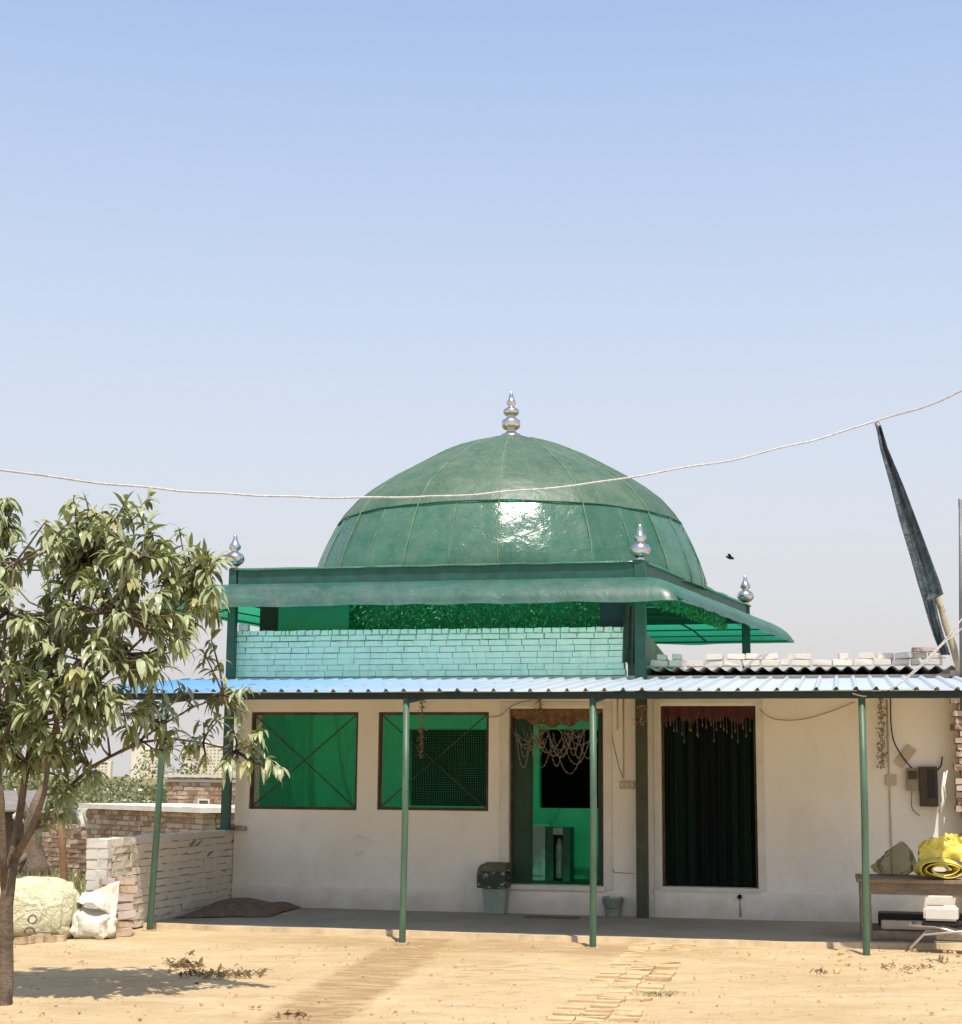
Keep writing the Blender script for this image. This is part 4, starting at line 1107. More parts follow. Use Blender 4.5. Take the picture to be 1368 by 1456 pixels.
# front end of the inner face seen at x=152
best = min((abs((lambda p: 684 + F * (p - Vector((0, 0, EYE))).dot(CR) / (p - Vector((0, 0, EYE))).dot(FW))(W(*(lw0.lerp(lw1, k / 200)).xy, .5)) - 152), k) for k in range(201))[1] / 200
lw1 = lw0.lerp(lw1, best)
LWH = .955
lw = thing('side_wall', 'low whitewashed brick wall closing the end of the veranda', 'wall', (-5.2, -1.5, 0))
m = MB(); rq = random.Random(2)
d = (lw0 - lw1); L = d.length; dn = d.normalized()
brickwork(m, lw1 + dn * .12, dn, L - .13, 0, LWH, .22, .225, .0775, .005, .007, .007, rq)
part('brick_face', m, [M['brickpale'], M['mortar']], lw)
m = MB()
nn = Vector((dn.y, -dn.x, 0))
brickwork(m, lw1 - nn * .245, nn, .25, 0, LWH + .005, .11, .25, .108, .012, .008, .008, rq)
part('wall_end', m, [M['brickwhite'], M['slab']], lw)
m = MB(); c0 = lw0 + Vector((.02, -.16, LWH + .0)); m.bevbox(c0.x - .02, c0.x + .16, c0.y - .06, c0.y + .1, LWH, LWH + .05, .01, jit=.012)
part('rubble_cap', m, M['rubble'], lw)

# low brick tank/hut with white slab behind
def yard_hut(name, label, cat, pxL, pxR, Y0, Y1, ztop, slab, mats):
    p, q = at_y(pxL, 1170, Y0), at_y(pxR, 1170, Y1)
    p.z = 0; q.z = 0
    th = thing(name, label, cat, tuple((p + q) / 2), world=True)
    m = MB(); d_ = (q - p); Lh = d_.length; dd = d_.normalized(); nb = Vector((dd.y, -dd.x, 0)); 
    brickwork(m, p, dd, Lh, 0, ztop, .22, .23, .078, .012, .008, .012, random.Random(len(name)))
    brickwork(m, p - nb * 1.6, nb, 1.38, 0, ztop, .2, .23, .078, .012, .008, .012, random.Random(7)) if False else None
    brickwork(m, q - nb * .225, -nb, 1.4, 0, ztop, .22, .23, .078, .012, .008, .012, random.Random(6))
    part('wall', m, mats, th)
    if slab:
        m = MB(); a = p - dd * .12 + nb * .10; b = q + dd * .10 + nb * .10; z0 = ztop + .004
        N_ = 14
        for k in range(N_):
            s0 = a.lerp(b, k / N_); s1 = a.lerp(b, (k + 1) / N_); jt = random.uniform(0, .018)
            m.hexa([(s0.x, s0.y, z0), (s1.x, s1.y, z0), (*(s1 - nb * 1.8).xy, z0), (*(s0 - nb * 1.8).xy, z0), (s0.x, s0.y, z0 + .065 + jt), (s1.x, s1.y, z0 + .065 + jt), (*(s1 - nb * 1.8).xy, z0 + .07), (*(s0 - nb * 1.8).xy, z0 + .07)])
        part('roof_slab', m, M['slab'], th)
    return th, p, q, dd, nb
def ztop_for(px, py, Y): return at_y(px, py, Y).z
zt1 = ztop_for(120, 1152, 25.5)
yard_hut('brick_hut', 'low brick hut with a white cement slab roof behind the side wall', 'hut', 124, 288, 26.0, 23.4, 1.09, True, [M['brickred'], M['mortar']])
th, p, q, dd, nb = yard_hut('brick_shed', 'taller ruined brick shed with a small white framed opening', 'shed', 236, 330, 30.5, 30.0, 1.58, False, [M['brickred'], M['mortar']])
m = MB()
for zz, k in ((1.59, 0), (1.50, .05)):
    m.hexa([tuple(p + nb * (.06 - k) - dd * .04 + Vector((0, 0, zz))), tuple(q + nb * (.06 - k) + Vector((0, 0, zz))), tuple(q - nb * .3 + Vector((0, 0, zz))), tuple(p - nb * .3 + Vector((0, 0, zz))), tuple(p + nb * (.06 - k) - dd * .04 + Vector((0, 0, zz + .05))), tuple(q + nb * (.06 - k) + Vector((0, 0, zz + .05))), tuple(q - nb * .3 + Vector((0, 0, zz + .05))), tuple(p - nb * .3 + Vector((0, 0, zz + .05)))])
part('coping', m, M['brickpale'], th)
w0, w1 = at_y(281, 1160, 30.15), at_y(299, 1136, 30.15)
m = MB(); e = .03
m.box(w0.x, w1.x, w0.y - .06, w0.y - .02, w0.z, w0.z + e); m.box(w0.x, w1.x, w0.y - .06, w0.y - .02, w1.z - e, w1.z); m.box(w0.x, w0.x + e, w0.y - .061, w0.y - .019, w0.z + e, w1.z - e); m.box(w1.x - e, w1.x, w0.y - .061, w0.y - .019, w0.z + e, w1.z - e)
wf = part('window', m, M['slab'], th)
m = MB(); m.box(w0.x + e, w1.x - e, w0.y - .035, w0.y - .03, w0.z + e, w1.z - e); part('pane', m, M['greybox'], wf)
# long low brick wall in the field
gw = thing('field_wall', 'long low broken red brick wall standing in the green field', 'wall', tuple(at_y(80, 1230, 27.5).xy) + (0,), world=True)
p, q = at_y(50, 1170, 28.6), at_y(128, 1170, 27.4); p.z = q.z = 0
m = MB(); dd = (q - p).normalized(); LL = (q - p).length
brickwork(m, p, dd, LL, 0, .78, .22, .23, .078, .014, .010, .012, random.Random(31), top_fn=lambda s: .52 + .26 * min(1, max(0, (s - .02) / LL * 3)) + .03 * sin(s * 9))
part('brick_face', m, [M['brickred'], M['mortar']], gw)
# grey sheet roof hut at the edge
sh = thing('sheet_roof_shed', 'low dark shed with a wide grey sheet roof beyond the tree stems', 'shed', tuple(at_y(20, 1200, 32).xy) + (0,), world=True)
pA, pB = at_y(-120, 1156, 29.5), at_y(62, 1154, 29.5); pC, pD = at_y(70, 1126, 33.5), at_y(-130, 1126, 33.5)
m = MB(); tck = Vector((0, 0, .03))
m.hexa([pA, pB, pC, pD, pA + tck, pB + tck, pC + tck, pD + tck]); part('roof', m, M['dullsheet'], sh)
m = MB(); m.box(pA.x + .1, pB.x - .25, 29.9, 30.0, 0, pA.z - .0); m.box(pA.x + .1, pB.x - .2, 30.0, 33.3, 0, pA.z - .02); part('wall', m, M['jute'], sh)
for f in (.55, .8, .98):
    m = MB(); x = pA.x + (pB.x - pA.x) * f; m.tube([(x, 29.6, 0), (x + .02, 29.6, pA.z)], .035, 8); part('post', m, M['bark'], sh)
m = MB(); m.bevbox(-.25, .25, -.05, .05, -.06, .09, .03, M=Matrix.Translation(at_y(38, 1166, 29.3)) @ Matrix.Rotation(.2, 4, 'Y'), jit=.03)
part('bundle', m, M['whitecloth'], sh)
m = MB(); c0 = at_y(117, 1162, 27.0)
m.grid(lambda i, j: (c0.x - .09 + i * .17 + .02 * sin(j * 7), c0.y + .03 * sin(i * 9 + j * 4), c0.z - .17 + j * .34 - .05 * abs(i - .5)), 10, 10)
o = solo('white_rag', m, M['whitecloth'], 'white rag hanging on the end of the field wall', 'rag', tuple(c0), world=True, smooth=True)
md = o.modifiers.new('s', 'SOLIDIFY'); md.thickness = .01

# sacks
def blob(name, c, r, label, cat, mat, seed, flat=.0, pinch=None, amp=.12):
    m = MB(); nu, nv = 110, 70
    def g(i, j):
        q = 2 * pi * i; ph = pi * j
        d_ = Vector((sin(ph) * cos(q), sin(ph) * sin(q), cos(ph)))
        # super-ellipsoid, so it reads as a stuffed bag
        e = Vector([math.copysign(abs(k) ** .62, k) for k in d_])
        n_ = noise.noise(d_ * 1.6 + Vector((seed, 0, 0))) * amp + noise.noise(d_ * 4.0 + Vector((0, seed, 0))) * amp * .25 - amp * .38 * (1 - min(1, abs(noise.noise(Vector((cos(q) * 2.1 + e.z * .4, sin(q) * 2.1, seed + e.z * .35)))) * 4)) * (1 - .5 * max(0, e.z))
        end = min(1, max(0, abs(e.x) - .25) * 1.6)
        pl_ = (abs(sin(5.5 * ph + 3.0 * noise.noise(Vector((e.x * 1.5, e.z * 1.5, seed))) + seed)) - .5) * .085 * end + .05 * (abs(sin(4 * q + 2.5 * e.z + seed)) ** 3 - .3) * (1 - .4 * end)
        n_ += pl_ * (.6 + .8 * noise.noise(d_ * 2 + Vector((seed, 3, 1))))
        p = Vector((e.x * r[0], e.y * r[1], e.z * r[2])) * (1 + n_)
        p.x += .05 * e.z * r[0]; p.z -= .10 * r[2] * e.x
        if flat:
            p.y *= 1 - flat * max(0, e.z) ** 2.2; p.z += .06 * r[2] * max(0, e.z) * (abs(e.x) ** 3) * 2
        if pinch: p = pinch(p)
        p.z = max(p.z, -r[2] * .86)
        return Vector(c) + Vector((0, 0, r[2] * .86)) + p
    m.grid(g, nu, nv)
    return solo(name, m, mat, label, cat, tuple(c), world=True, smooth=True)
sc_ = on_z(42, 1338); 
blob('stuffed_sack', (sc_.x - .02, sc_.y + .32, 0), (.40, .26, .31), 'big stuffed yellowish plastic sack with printed rings behind the tree trunk', 'sack', M['sackcloth'], 3.3, flat=.78)
s2 = on_z(126, 1336)
blob('torn_sack', (s2.x + .02, s2.y + .12, 0), (.22, .16, .15), 'small slumped white sack leaning on the brick stack', 'sack', M['whitecloth'], 8.1, amp=.22, flat=.6)
m = MB(); q0 = Vector((s2.x - .16, s2.y + .14, 0))
def drape(i, j):
    return q0 + Vector((-.12 + i * .52, .05 * sin(i * 8) - .12 * j * j, .50 - .06 * sin(i * pi * 1.4) - j * (.10 + .30 * max(0, i - .55) * 2) + .02 * noise.noise(Vector((i * 9, j * 9, 0)))))
m.grid(drape, 36, 12)
o = solo('rag_cloth', m, M['whitecloth'], 'dirty white cloth trailing from the big sack to the brick stack', 'cloth', tuple(q0), world=True, smooth=True)
md = o.modifiers.new('s', 'SOLIDIFY'); md.thickness = .008
# stick frame under the cloth
m = MB(); m.tube([q0 + Vector((.02, .02, 0)), q0 + Vector((.0, .03, .46))], .028, 8); 
solo('short_post', m, M['bark'], 'short dark post under the dirty white cloth', 'post', tuple(q0 + Vector((.02, .02, 0))), world=True, smooth=True)
# brick stack
bs = on_z(160, 1333); rs = random.Random(13)
for lay in range(7):
    for k in range(2):
        x = bs.x - .10 + k * .19 + rs.uniform(-.03, .03); y = bs.y + .12 + rs.uniform(-.03, .03) + (.03 * lay)
        brick_thing('stacked_brick', M['brickdark'] if rs.random() < .6 else M['brickred'], 'dark weathered brick in the rough stack against the end of the side wall', 'bricks of the rough stack', (x - .02 * lay * .4, y, lay * .082 + .002), (.2, .11, .074), rs.uniform(-.25, .25) + (.5 if k else 0), True, (rs.uniform(-.06, .06), rs.uniform(-.1, .1)))
for k in range(9):
    p = on_z(30 + k * 6.5 + rs.uniform(-3, 3), 1341 + rs.uniform(-3, 4))
    brick_thing('rubble_brick', M['rubble'], 'broken sandy brick lying in the rubble row before the sacks', 'broken bricks before the sacks', (p.x, p.y, -.01), (rs.uniform(.09, .17), .09, rs.uniform(.05, .085)), rs.uniform(-.6, .6), True, (rs.uniform(-.15, .15), rs.uniform(-.15, .15)))
for k in range(8):
    p = on_z(82 + k * 7 + rs.uniform(-4, 4), 1326 + rs.uniform(-6, 6))
    brick_thing('rubble_brick', M['brickpale'], 'pale brick piece among the rubble under the slumped sack', 'pale brick pieces under the slumped sack', (p.x, p.y, rs.choice([-.01, -.01, .05])), (rs.uniform(.09, .19), .09, .07), rs.uniform(-.9, .9), True, (rs.uniform(-.2, .2), rs.uniform(-.2, .2)))

# stake behind the sack
sb = Vector(at_y(91, 1255, 17.6)); stp = at_y(85, 1163, 17.6)
m = MB(); m.tube([Vector((sb.x + .01, sb.y, -.05)), sb, sb.lerp(stp, .5) + Vector((.008, 0, 0)), stp], [.045, .043, .04, .034], 8)
solo('wooden_stake', m, M['stake'], 'upright brown wooden stake behind the stuffed sack', 'stake', (sb.x, sb.y, 0), world=True, smooth=True)

# ================================================================== TREES
def leaf(mb, p, d, ln, w, rnd, mi=0, droop=.5):
    d = d.normalized(); side = d.cross(Vector((0, 0, 1)))
    if side.length < .05: side = Vector((1, 0, 0))
    side.normalize(); side = (side + Vector((rnd.uniform(-.3, .3), rnd.uniform(-.3, .3), rnd.uniform(-.45, .45)))).normalized()
    up = side.cross(d).normalized()
    pts = [p]; dd = d.copy(); seg = ln / 4
    for k in range(4):
        dd = (dd + Vector((rnd.uniform(-.06, .06), rnd.uniform(-.06, .06), -droop * .32))).normalized(); pts.append(pts[-1] + dd * seg)
    fold = .22
    W_ = [0, .8, 1.0, .68, 0]
    vs = [pts[0]]
    for k in (1, 2, 3):
        h = w * .5 * W_[k]
        vs += [pts[k] + side * h + up * h * fold, pts[k], pts[k] - side * h + up * h * fold]
    vs.append(pts[4])
    mb.add(vs, [(0, 2, 1), (0, 3, 2), (1, 2, 5, 4), (2, 3, 6, 5), (4, 5, 8, 7), (5, 6, 9, 8), (7, 8, 10), (8, 9, 10)], mi)
def whorl(mb, p, ax, n, rnd, size=.17, young=.0, twig=None):
    ax = ax.normalized(); e = ax.cross(Vector((0, 0, 1)));
    if e.length < .05: e = Vector((1, 0, 0))
    e.normalize(); f = ax.cross(e)
    yg = 1 if rnd.random() < young else 0
    for k in range(n):
        q = 2.4 * k + rnd.uniform(-.4, .4); sp = rnd.uniform(.45, 1.25)
        d = ax * cos(sp) + (e * cos(q) + f * sin(q)) * sin(sp)
        leaf(mb, p - ax * rnd.uniform(0, .10), d, size * rnd.uniform(.5, 1.25), size * rnd.uniform(.19, .31), rnd, yg, rnd.uniform(.6, 2.0))
def tree(name, label, trunk_pts, trunk_r, limbs, spots, seed, young=.08, size=.168, nleaf=(8, 13)):
    rnd = random.Random(seed)
    th = thing(name, label, 'tree', tuple(trunk_pts[0]), world=True)
    m = MB(); m.tube(trunk_pts, trunk_r, 12)
    for pts, rs_ in limbs: m.tube(pts, [q * .62 + .002 for q in rs_], 9)
    allp = [Vector(q) for pts, _ in limbs for q in pts[1:]] + [Vector(trunk_pts[-1])]
    c = MB(); tw = m
    for (p, sc) in spots:
        near = min(allp, key=lambda q: (q - p).length + max(0, q.z - p.z) * .8)
        ax = (p - near); ax = ax.normalized() if ax.length > .02 else Vector((0, 0, 1))
        ax = (ax + Vector((rnd.uniform(-.3, .3), rnd.uniform(-.3, .3), .0))).normalized()
        mid = near.lerp(p, .5) + Vector((rnd.uniform(-.05, .05), rnd.uniform(-.05, .05), -.03))
        tw.tube([near, mid, p], [.010, .007, .004], 5)
        whorl(c, p, ax, rnd.randint(*nleaf), rnd, size * sc, young)
        if rnd.random() < .6: whorl(c, mid.lerp(p, .35), ax, rnd.randint(4, 7), rnd, size * sc, young * .3)
    jm = MB(); jm.v = [tuple(Vector(v) + Vector((1, 1, 0)) * (.012 * noise.noise(Vector(v) * 9) + .008 * noise.noise(Vector((v[0] * 30, v[1] * 30, v[2] * 7))))) for v in m.v]; jm.f = m.f; jm.m = m.m
    part('trunk', jm, M['bark'], th, True)
    part('crown', c, [M['leaf'], M['leafyoung']], th)
    return th
TY = 11.97
def tp(x, y, dy=0.0): return at_y(x, y, TY + dy)
trunk = [on_z(3, 1428) + Vector((0, 0, -.05)), tp(6, 1400), tp(9, 1340), tp(9, 1290), tp(14, 1245), tp(20, 1215, .03)]
limbs = [
    ([tp(12, 1255), tp(20, 1205), tp(28, 1150, .05), tp(38, 1085, .1), tp(50, 1030, .15), tp(70, 960, .2), tp(95, 880, .25), tp(120, 800, .3)], [.05, .042, .038, .034, .03, .024, .018, .010]),
    ([tp(8, 1280), tp(3, 1210, -.1), tp(2, 1140, -.15), tp(-6, 1060, -.2), tp(0, 960, -.25), tp(12, 870, -.2), tp(20, 800, -.2)], [.045, .036, .032, .028, .022, .016, .010]),
    ([tp(18, 1225), tp(45, 1180, -.1), tp(62, 1130, -.2), tp(70, 1080, -.25), tp(85, 1010, -.3), tp(120, 940, -.3), tp(165, 870, -.3), tp(205, 790, -.3)], [.04, .034, .030, .027, .023, .019, .014, .008]),
    ([tp(30, 1200), tp(58, 1165, .2), tp(95, 1122, .3), tp(128, 1092, .4), tp(157, 1076, .45), tp(199, 1056, .5), tp(240, 1050, .55), tp(290, 1056, .6), tp(335, 1068, .6)], [.03, .026, .022, .019, .017, .014, .011, .008, .005]),
    ([tp(157, 1076, .45), tp(199, 1052, .4), tp(232, 1030, .4), tp(275, 1005, .45), tp(320, 990, .5)], [.014, .012, .010, .008, .005]),
    ([tp(85, 1010, -.3), tp(130, 980, .2), tp(180, 930, .3), tp(230, 880, .3), tp(280, 840, .3)], [.02, .016, .013, .010, .006]),
]
rnd = random.Random(77)
POLY = [(-60, 790), (0, 775), (45, 790), (60, 745), (90, 722), (130, 725), (170, 718), (205, 728), (235, 760), (275, 780), (305, 795), (318, 830), (322, 862), (300, 880), (268, 905), (270, 925), (238, 935), (232, 960), (222, 990), (210, 1020), (188, 1045), (150, 1062), (120, 1085), (90, 1100), (50, 1085), (15, 1075), (-60, 1080)]
def inside(x, y, P_):
    r = False; n = len(P_)
    for i in range(n):
        x1, y1 = P_[i]; x2, y2 = P_[(i + 1) % n]
        if (y1 > y) != (y2 > y) and x < (x2 - x1) * (y - y1) / (y2 - y1) + x1: r = not r
    return r
HOLES = [(50, 815, 22), (40, 845, 14), (205, 905, 16), (190, 755, 12), (22, 770, 10), (18, 870, 12), (170, 965, 18), (195, 985, 14), (15, 935, 10), (150, 1010, 8)]
spots = []
while len(spots) < 430:
    x, y = rnd.uniform(-60, 325), rnd.uniform(715, 1105)
    if not inside(x, y, POLY) or any(hypot(x - hx, y - hy) < hr for hx, hy, hr in HOLES): continue
    # depth follows a rounded crown
    cx, cy = 120, 900
    k = max(0, 1 - ((x - cx) / 230) ** 2 - ((y - cy) / 210) ** 2)
    spots.append((tp(x, y - 6, rnd.uniform(-.75, .75) * sqrt(k) + .1), rnd.uniform(.85, 1.15)))
for (x, y) in [(322, 985), (338, 1000), (350, 985), (300, 1000), (272, 1000), (255, 985), (330, 1040), (345, 1060), (325, 1075), (318, 1095), (350, 1095), (372, 1045), (365, 1075), (385, 1088), (400, 1100), (240, 1010), (228, 1035), (250, 1048), (275, 1055), (290, 1035), (262, 1070), (290, 1090), (240, 1075), (228, 1060), (130, 1108), (142, 1105), (85, 1110), (80, 1125), (88, 1135), (75, 1150), (95, 1160), (70, 1165), (225, 1015), (212, 1000), (345, 1020), (312, 1030), (262, 930), (290, 935), (300, 915), (215, 712), (180, 722), (310, 800), (255, 758), (105, 716), (8, 1085), (30, 1090)]:
    spots.append((tp(x, y - 8, rnd.uniform(.25, .65) if x > 150 else rnd.uniform(-.2, .3)), rnd.uniform(.8, 1.05)))
tree('mango_tree', 'young mango tree with drooping leaves and forked trunk beside the yellowish sack', trunk, [.072, .062, .054, .050, .050, .040], limbs, spots, 5)
# neighbouring tree mostly outside the picture
T2 = 13.2
def tq(x, y, dy=0.0): return at_y(x, y, T2 + dy)
tr2 = [Vector((tq(-150, 1300).x, T2, -.05)), tq(-148, 1200), tq(-130, 1050), tq(-110, 950)]
lim2 = [([tq(-112, 960), tq(-70, 880), tq(-30, 800), tq(0, 740), tq(10, 710)], [.035, .028, .02, .012, .006]), ([tq(-120, 1000), tq(-180, 900), tq(-210, 800)], [.035, .025, .01]), ([tq(-110, 950), tq(-110, 850), tq(-90, 740)], [.035, .025, .01])]
sp2 = [(tq(rnd.uniform(-12, 22), rnd.uniform(706, 775), rnd.uniform(-.15, .2)), rnd.uniform(.8, 1)) for _ in range(20)] + [(tq(x, y, rnd.uniform(-.1, .1)), 1) for x, y in ((15, 790), (3, 805), (28, 800), (-8, 830), (8, 760))]
sp2 += [(tq(rnd.gauss(-115, 60), rnd.gauss(800, 60), rnd.gauss(0, .5)), 1.0) for _ in range(110)]
sp2 = [s for s in sp2 if s[0].z > 2.3]
tree('mango_tree', 'second dark leafy tree whose crown only just enters beside the sky', tr2, [.08, .075, .06, .05], lim2, sp2, 9, .02)
# thick stump of an old tree in the field
th = thing('old_trunk', 'thick dark old tree trunk standing before the grey sheet roofed shed', 'tree', tuple(at_y(48, 1236, 27.0).xy) + (0,), world=True)
b0 = at_y(48, 1236, 27.0); m = MB()
m.tube([Vector((b0.x, b0.y, -.1)), at_y(48, 1228, 27), at_y(47, 1200, 27), at_y(46, 1170, 27), at_y(52, 1145, 27), at_y(60, 1120, 27.2)], [.34, .22, .15, .14, .11, .05], 12)
m.tube([at_y(46, 1172, 27), at_y(34, 1150, 27), at_y(26, 1120, 27)], [.10, .07, .03], 8)
m.tube([at_y(47, 1210, 27), at_y(32, 1222, 26.8), at_y(22, 1232, 26.6)], [.08, .05, .02], 8)
part('trunk', m, M['bark'], th, True)

# field shrubs and trees behind
def shrub(name, label, cat, c, rx, ry, rz, n, s, seed, group, trunk_h=0.0):
    r = random.Random(seed); th = thing(name, label, cat, (c[0], c[1], 0), world=True, group=group)
    m = MB(); m.tube([(c[0], c[1], -.1), (c[0], c[1], trunk_h + rz * .6)], [.06 * rz + .04, .03], 6)
    part('stem', m, M['bark'], th)
    m = MB(); lobes = [(Vector((r.uniform(-.7, .7) * rx, r.uniform(-.6, .6) * ry, r.uniform(.25, .8) * 2 * rz)), r.uniform(.35, .6)) for _ in range(9)]
    for k in range(n):
        lc, lr = r.choice(lobes); d_ = Vector((r.gauss(0, 1), r.gauss(0, 1), r.gauss(0, 1))).normalized() * (r.random() ** .4)
        p = Vector((c[0], c[1], trunk_h)) + lc + Vector((d_.x * rx * lr, d_.y * ry * lr, d_.z * rz * lr * 1.1))
        if p.z < .02: continue
        leafq(m, p, s * r.uniform(.6, 1.3), r)
    part('foliage', m, M['scrub'], th)
k = 0
for (px, Y, top, w) in [(-70, 62, 1082, 3.2), (-20, 58, 1088, 2.8), (28, 64, 1085, 3.0), (62, 70, 1094, 3.0), (95, 66, 1100, 2.6), (130, 72, 1104, 3.0), (160, 60, 1110, 2.4), (190, 56, 1104, 2.2), (215, 50, 1095, 1.9), (236, 52, 1098, 1.8), (265, 60, 1100, 2.4), (300, 66, 1098, 2.6), (330, 70, 1098, 2.8), (-130, 66, 1080, 3.2), (150, 44, 1122, 1.8), (190, 42, 1120, 1.6), (225, 40, 1116, 1.5), (110, 46, 1126, 1.9), (20, 46, 1118, 2.0), (70, 45, 1124, 1.9)]:
    p = at_y(px, top, Y); k += 1
    shrub('field_shrub', 'dusty olive shrub in the scrub line beyond the field', 'shrub', (p.x, Y), w, w * .7, max(.25, p.z / 2.1), 900, .085 * (Y / 50), k, 'shrubs of the far scrub line')
p = at_y(238, 1070, 38)
shrub('field_shrub', 'taller dark bushy shrub rising beside the green end pole of the veranda', 'shrub', (p.x + .25, 38), .9, .8, p.z / 2.0, 1300, .06, 99, None)

# grass in the field
m = MB(); r = random.Random(40)
for k in range(9000):
    Y = 21 + 22 * r.random() ** 1.6; px = r.uniform(-80, 330); p = at_y(px, 1200, Y)
    q = uv((p.x, Y, 0))
    if q.x > -5.5 and q.y > -3: continue
    if q.y - q.x * .35 < 3.2: continue
    h = r.uniform(.05, .16); a = r.uniform(0, 2 * pi); dx, dy = cos(a) * .012, sin(a) * .012
    m.add([(p.x - dx, Y - dy, -.01), (p.x + dx, Y + dy, -.01), (p.x + r.gauss(0, .04), Y + r.gauss(0, .04), h)], [(0, 1, 2)])
solo('grass', m, M['grassblade'], kind='stuff', world=True)

# far towers
def tower(px0, px1, top, Y, label, blocks):
    a, b = at_y(px0, top, Y), at_y(px1, top, Y)
    th = thing('apartment_tower', label, 'tower', ((a.x + b.x) / 2, Y, 0), world=True)
    w = b.x - a.x; 
    m = MB(); m.box(a.x, b.x, Y, Y + w * .6, -.5, a.z, 0)
    part('wall', m, M['tower'], th)
    m = MB()
    for (f0, f1, ex) in blocks: m.box(a.x + w * f0, a.x + w * f1, Y - 3, Y + w * .3, -.5, a.z + ex, 0)
    part('stair_core', m, M['towerplain'], th)
    m = MB(); m.box(a.x - .5, b.x + .5, Y - .6, Y + w * .6 + .5, a.z + .01, a.z + 1.0); m.box(a.x + w * .3, a.x + w * .6, Y + 2, Y + w * .4, a.z + 1.02, a.z + 3.5)
    part('parapet', m, M['towerplain'], th)
TW = 1400
tower(139, 158, 1084, TW, 'smallest pale far apartment tower beyond the scrub', [(.80, 1.04, .6)])
tower(190, 232, 1066, TW - 60, 'cream far apartment tower with a blank white stair side', [(-.04, .38, .8)])
tower(262, 322, 1060, TW - 120, 'widest far apartment tower with a fine window grid', [(.46, .54, .8)])
tower(20, 46, 1092, TW + 100, 'faint far apartment tower seen between the tree stems', [(.3, .5, .7)])

# ================================================================== GROUND LITTER
m = MB(); r = random.Random(50)
def stone(mb, p, s, rr_, mi=0):
    pts = []
    for k in range(8):
        sx, sy, sz = ((k & 1) * 2 - 1), ((k >> 1 & 1) * 2 - 1), ((k >> 2) * 2 - 1)
        pts.append(Vector(p) + Vector((sx * s * rr_.uniform(.4, 1), sy * s * rr_.uniform(.4, 1), sz * s * .6 * rr_.uniform(.5, 1))))
    o = [0, 1, 3, 2, 4, 5, 7, 6]; mb.hexa([pts[i] for i in o], mi)
for k in range(1500):
    p = on_z(r.uniform(-20, 1390), 1345 + 125 * r.random() ** 1.3)
    q = uv(p)
    if q.y > -2.85: continue
    stone(m, (p.x, p.y, .006), r.choice([.004, .005, .006, .008, .013]) * r.uniform(.6, 1.2), r)
for k in range(60):
    p = on_z(r.uniform(1180, 1368), r.uniform(1352, 1385)); stone(m, (p.x, p.y, .008), r.uniform(.008, .03), r)
solo('gravel', m, M['clod'], kind='stuff', world=True)
m = MB()
def twigs(cx, cy, sx, sy, n, lnr):
    for k in range(n):
        p = on_z(r.gauss(cx, sx), r.gauss(cy, sy)); q = uv(p)
        if q.y > -2.8: continue
        a = r.uniform(0, 2 * pi); l = r.uniform(*lnr); e = Vector((cos(a), sin(a), r.uniform(-.05, .35))) * l
        p.z = .012
        m.tube([p - e * .5 * .6, p + e * .3 + Vector((0, 0, r.uniform(0, .03))), p + e * .6], [.004, .0035, .002], 4)
        if r.random() < .5: leafq(m, p + Vector((0, 0, .02)), r.uniform(.02, .05), r)
twigs(258, 1377, 10, 2.5, 40, (.05, .16)); twigs(318, 1389, 24, 2.2, 80, (.05, .16)); twigs(285, 1381, 34, 8, 30, (.04, .12))
twigs(1285, 1379, 22, 1.5, 22, (.03, .09)); twigs(1340, 1368, 12, 3, 12, (.03, .08)); twigs(1165, 1385, 5, 1, 8, (.03, .07)); twigs(420, 1448, 12, 3, 10, (.04, .1))
gt = MB()
for k in range(420):
    p = on_z(r.gauss(938, 17), r.gauss(1414, 1.4)); a = r.uniform(0, 2 * pi); dx, dy = cos(a) * .006, sin(a) * .006; hh = r.uniform(.006, .022)
    gt.add([(p.x - dx, p.y - dy, -.01), (p.x + dx, p.y + dy, -.01), (p.x + r.gauss(0, .02), p.y + r.gauss(0, .02), hh)], [(0, 1, 2)])
solo('grass_tuft', gt, M['grassblade'], kind='stuff', world=True)
solo('dry_litter', m, M['twig'], kind='stuff', world=True)

# bird
bp = at_y(1038, 793, 34)
bd = thing('bird', 'small black bird flying beside the dome', 'bird', tuple(bp), world=True)
m = MB(); m.tube([bp + Vector((.09, 0, -.03)), bp + Vector((.05, 0, -.012)), bp, bp + Vector((-.05, 0, .012)), bp + Vector((-.075, 0, .03)), bp + Vector((-.09, 0, .03))], [.006, .028, .036, .025, .018, .004], 8)
for s, e in ((-1, Vector((-.055, -.12, .075))), (1, Vector((.085, .14, .035)))):
    a = bp + Vector((-.03, s * .02, .01)); b2 = bp + Vector((.035, s * .02, .0)); mid = bp + e * .6
    m.add([a, b2, mid + Vector((.045, 0, 0)), mid + Vector((-.03, 0, .02)), bp + e + Vector((.03, 0, -.005)), a + Vector((0, 0, .012)), b2 + Vector((0, 0, .012)), mid + Vector((.045, 0, .008)), mid + Vector((-.03, 0, .028))], [(0, 1, 2, 3), (3, 2, 4), (8, 7, 6, 5), (4, 7, 8), (0, 3, 8, 5), (1, 6, 7, 2), (3, 4, 8), (2, 7, 4), (0, 5, 6, 1)])
part('body', m, M['birdblack'], bd)

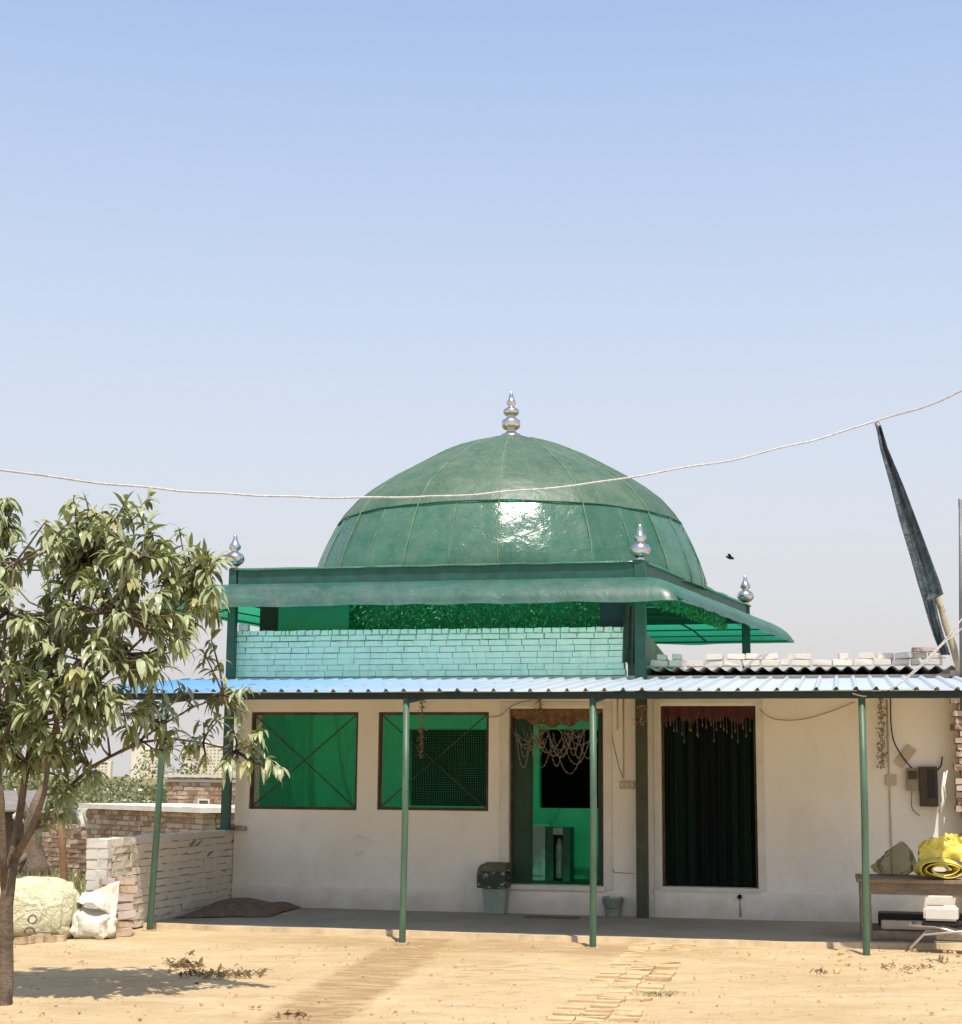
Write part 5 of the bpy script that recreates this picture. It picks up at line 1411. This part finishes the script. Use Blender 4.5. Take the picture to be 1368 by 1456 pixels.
# things inside the open doorway
u0, zt = on_v(752, 1173, 1.5); u1, _ = on_v(778, 1173, 1.5)
m = MB(); m.bevbox(u0 - .25, u1, 1.35, 1.75, .332, zt, .008); m.box(u0 - .02, u1 - .02, 1.342, 1.349, .40, zt - .06)
solo('cabinet', m, M['cabinet'], 'plain grey cabinet standing inside the open doorway', 'cabinet', (u0, 1.5, .33))
u2, z2 = on_v(779, 1176, 1.5); u3, _ = on_v(813, 1176, 1.5)
ws = thing('display_case', 'narrow case holding a clear bottle inside the open doorway', 'case', ((u2 + u3) / 2, 1.5, .33))
m = MB(); w = (u3 - u2) * .3
m.box(u2, u2 + w, 1.36, 1.7, .332, z2); m.box(u3 - w, u3, 1.36, 1.7, .332, z2); m.box(u2 + w, u3 - w, 1.68, 1.7, .332, z2)
part('frame', m, M['caseframe'], ws)
cxm = (u2 + u3) / 2
m = MB(); m.box(u2 + w, u3 - w, 1.36, 1.675, z2 - .09, z2 - .01); part('top_panel', m, M['whiteplastic'], ws)
m = MB(); m.lathe((cxm, 1.48, .36), [(.05, 0), (.052, .02), (.052, .20), (.046, .22), (.046, .24), (.052, .26), (.052, .40), (.03, .46), (.02, .50)], 16); part('bottle', m, M['glassish'], ws, True)

# ================================================================== LIGHT, SKY, CAMERA
SUN_EL = 68.0
sd = Vector((.21, -.98, 0)).normalized()
to_sun = Vector((sd.x * cos(radians(SUN_EL)), sd.y * cos(radians(SUN_EL)), sin(radians(SUN_EL))))
L_ = bpy.data.lights.new('Sun', 'SUN'); L_.energy = 3.1; L_.angle = radians(.53); L_.color = (1, .93, .82)
so = bpy.data.objects.new('Sun', L_); COL.objects.link(so); so.rotation_euler = to_sun.to_track_quat('Z', 'Y').to_euler()
w = bpy.data.worlds.new('World'); SC.world = w; w.use_nodes = True
nt = w.node_tree; nt.nodes.clear()
sk = nt.nodes.new('ShaderNodeTexSky'); sk.sky_type = 'NISHITA'; sk.sun_disc = False
sk.sun_elevation = radians(SUN_EL); sk.sun_rotation = atan2(sd.x, sd.y)
sk.air_density = 1.0; sk.dust_density = .8; sk.ozone_density = 1.2; sk.altitude = 100
bg = nt.nodes.new('ShaderNodeBackground'); bg.inputs['Strength'].default_value = .14
wo = nt.nodes.new('ShaderNodeOutputWorld')
# dusty air: the sky pales towards the horizon
tcw = nt.nodes.new('ShaderNodeTexCoord'); sep = nt.nodes.new('ShaderNodeSeparateXYZ'); nt.links.new(tcw.outputs['Generated'], sep.inputs[0])
mr = nt.nodes.new('ShaderNodeMapRange'); mr.clamp = True; nt.links.new(sep.outputs[2], mr.inputs['Value'])
mr.inputs['From Min'].default_value = .06; mr.inputs['From Max'].default_value = .446; mr.inputs['To Min'].default_value = 1.0; mr.inputs['To Max'].default_value = .24
mxs = nt.nodes.new('ShaderNodeMix'); mxs.data_type = 'RGBA'; nt.links.new(mr.outputs['Result'], mxs.inputs[0]); nt.links.new(sk.outputs[0], mxs.inputs[6])
mxs.inputs[7].default_value = (.41 / .15, .395 / .15, .396 / .15, 1)
nt.links.new(mxs.outputs[2], bg.inputs['Color']); nt.links.new(bg.outputs[0], wo.inputs['Surface'])
cam = bpy.data.cameras.new('Camera'); co = bpy.data.objects.new('Camera', cam); COL.objects.link(co)
cam.sensor_fit = 'HORIZONTAL'; cam.sensor_width = 36; cam.lens = 36 * F / 1368; cam.clip_start = .1; cam.clip_end = 20000
Mx = Matrix((CR, CU, -FW)).transposed().to_4x4(); Mx.translation = (0, 0, EYE); co.matrix_world = Mx
SC.camera = co
SC.view_settings.view_transform = 'Standard'; SC.view_settings.look = 'None'; SC.view_settings.exposure = 0.88; SC.view_settings.gamma = 1
SC.cycles.use_denoising = True
SC.cycles.max_bounces = 10; SC.cycles.transparent_max_bounces = 12; SC.cycles.sample_clamp_indirect = 6
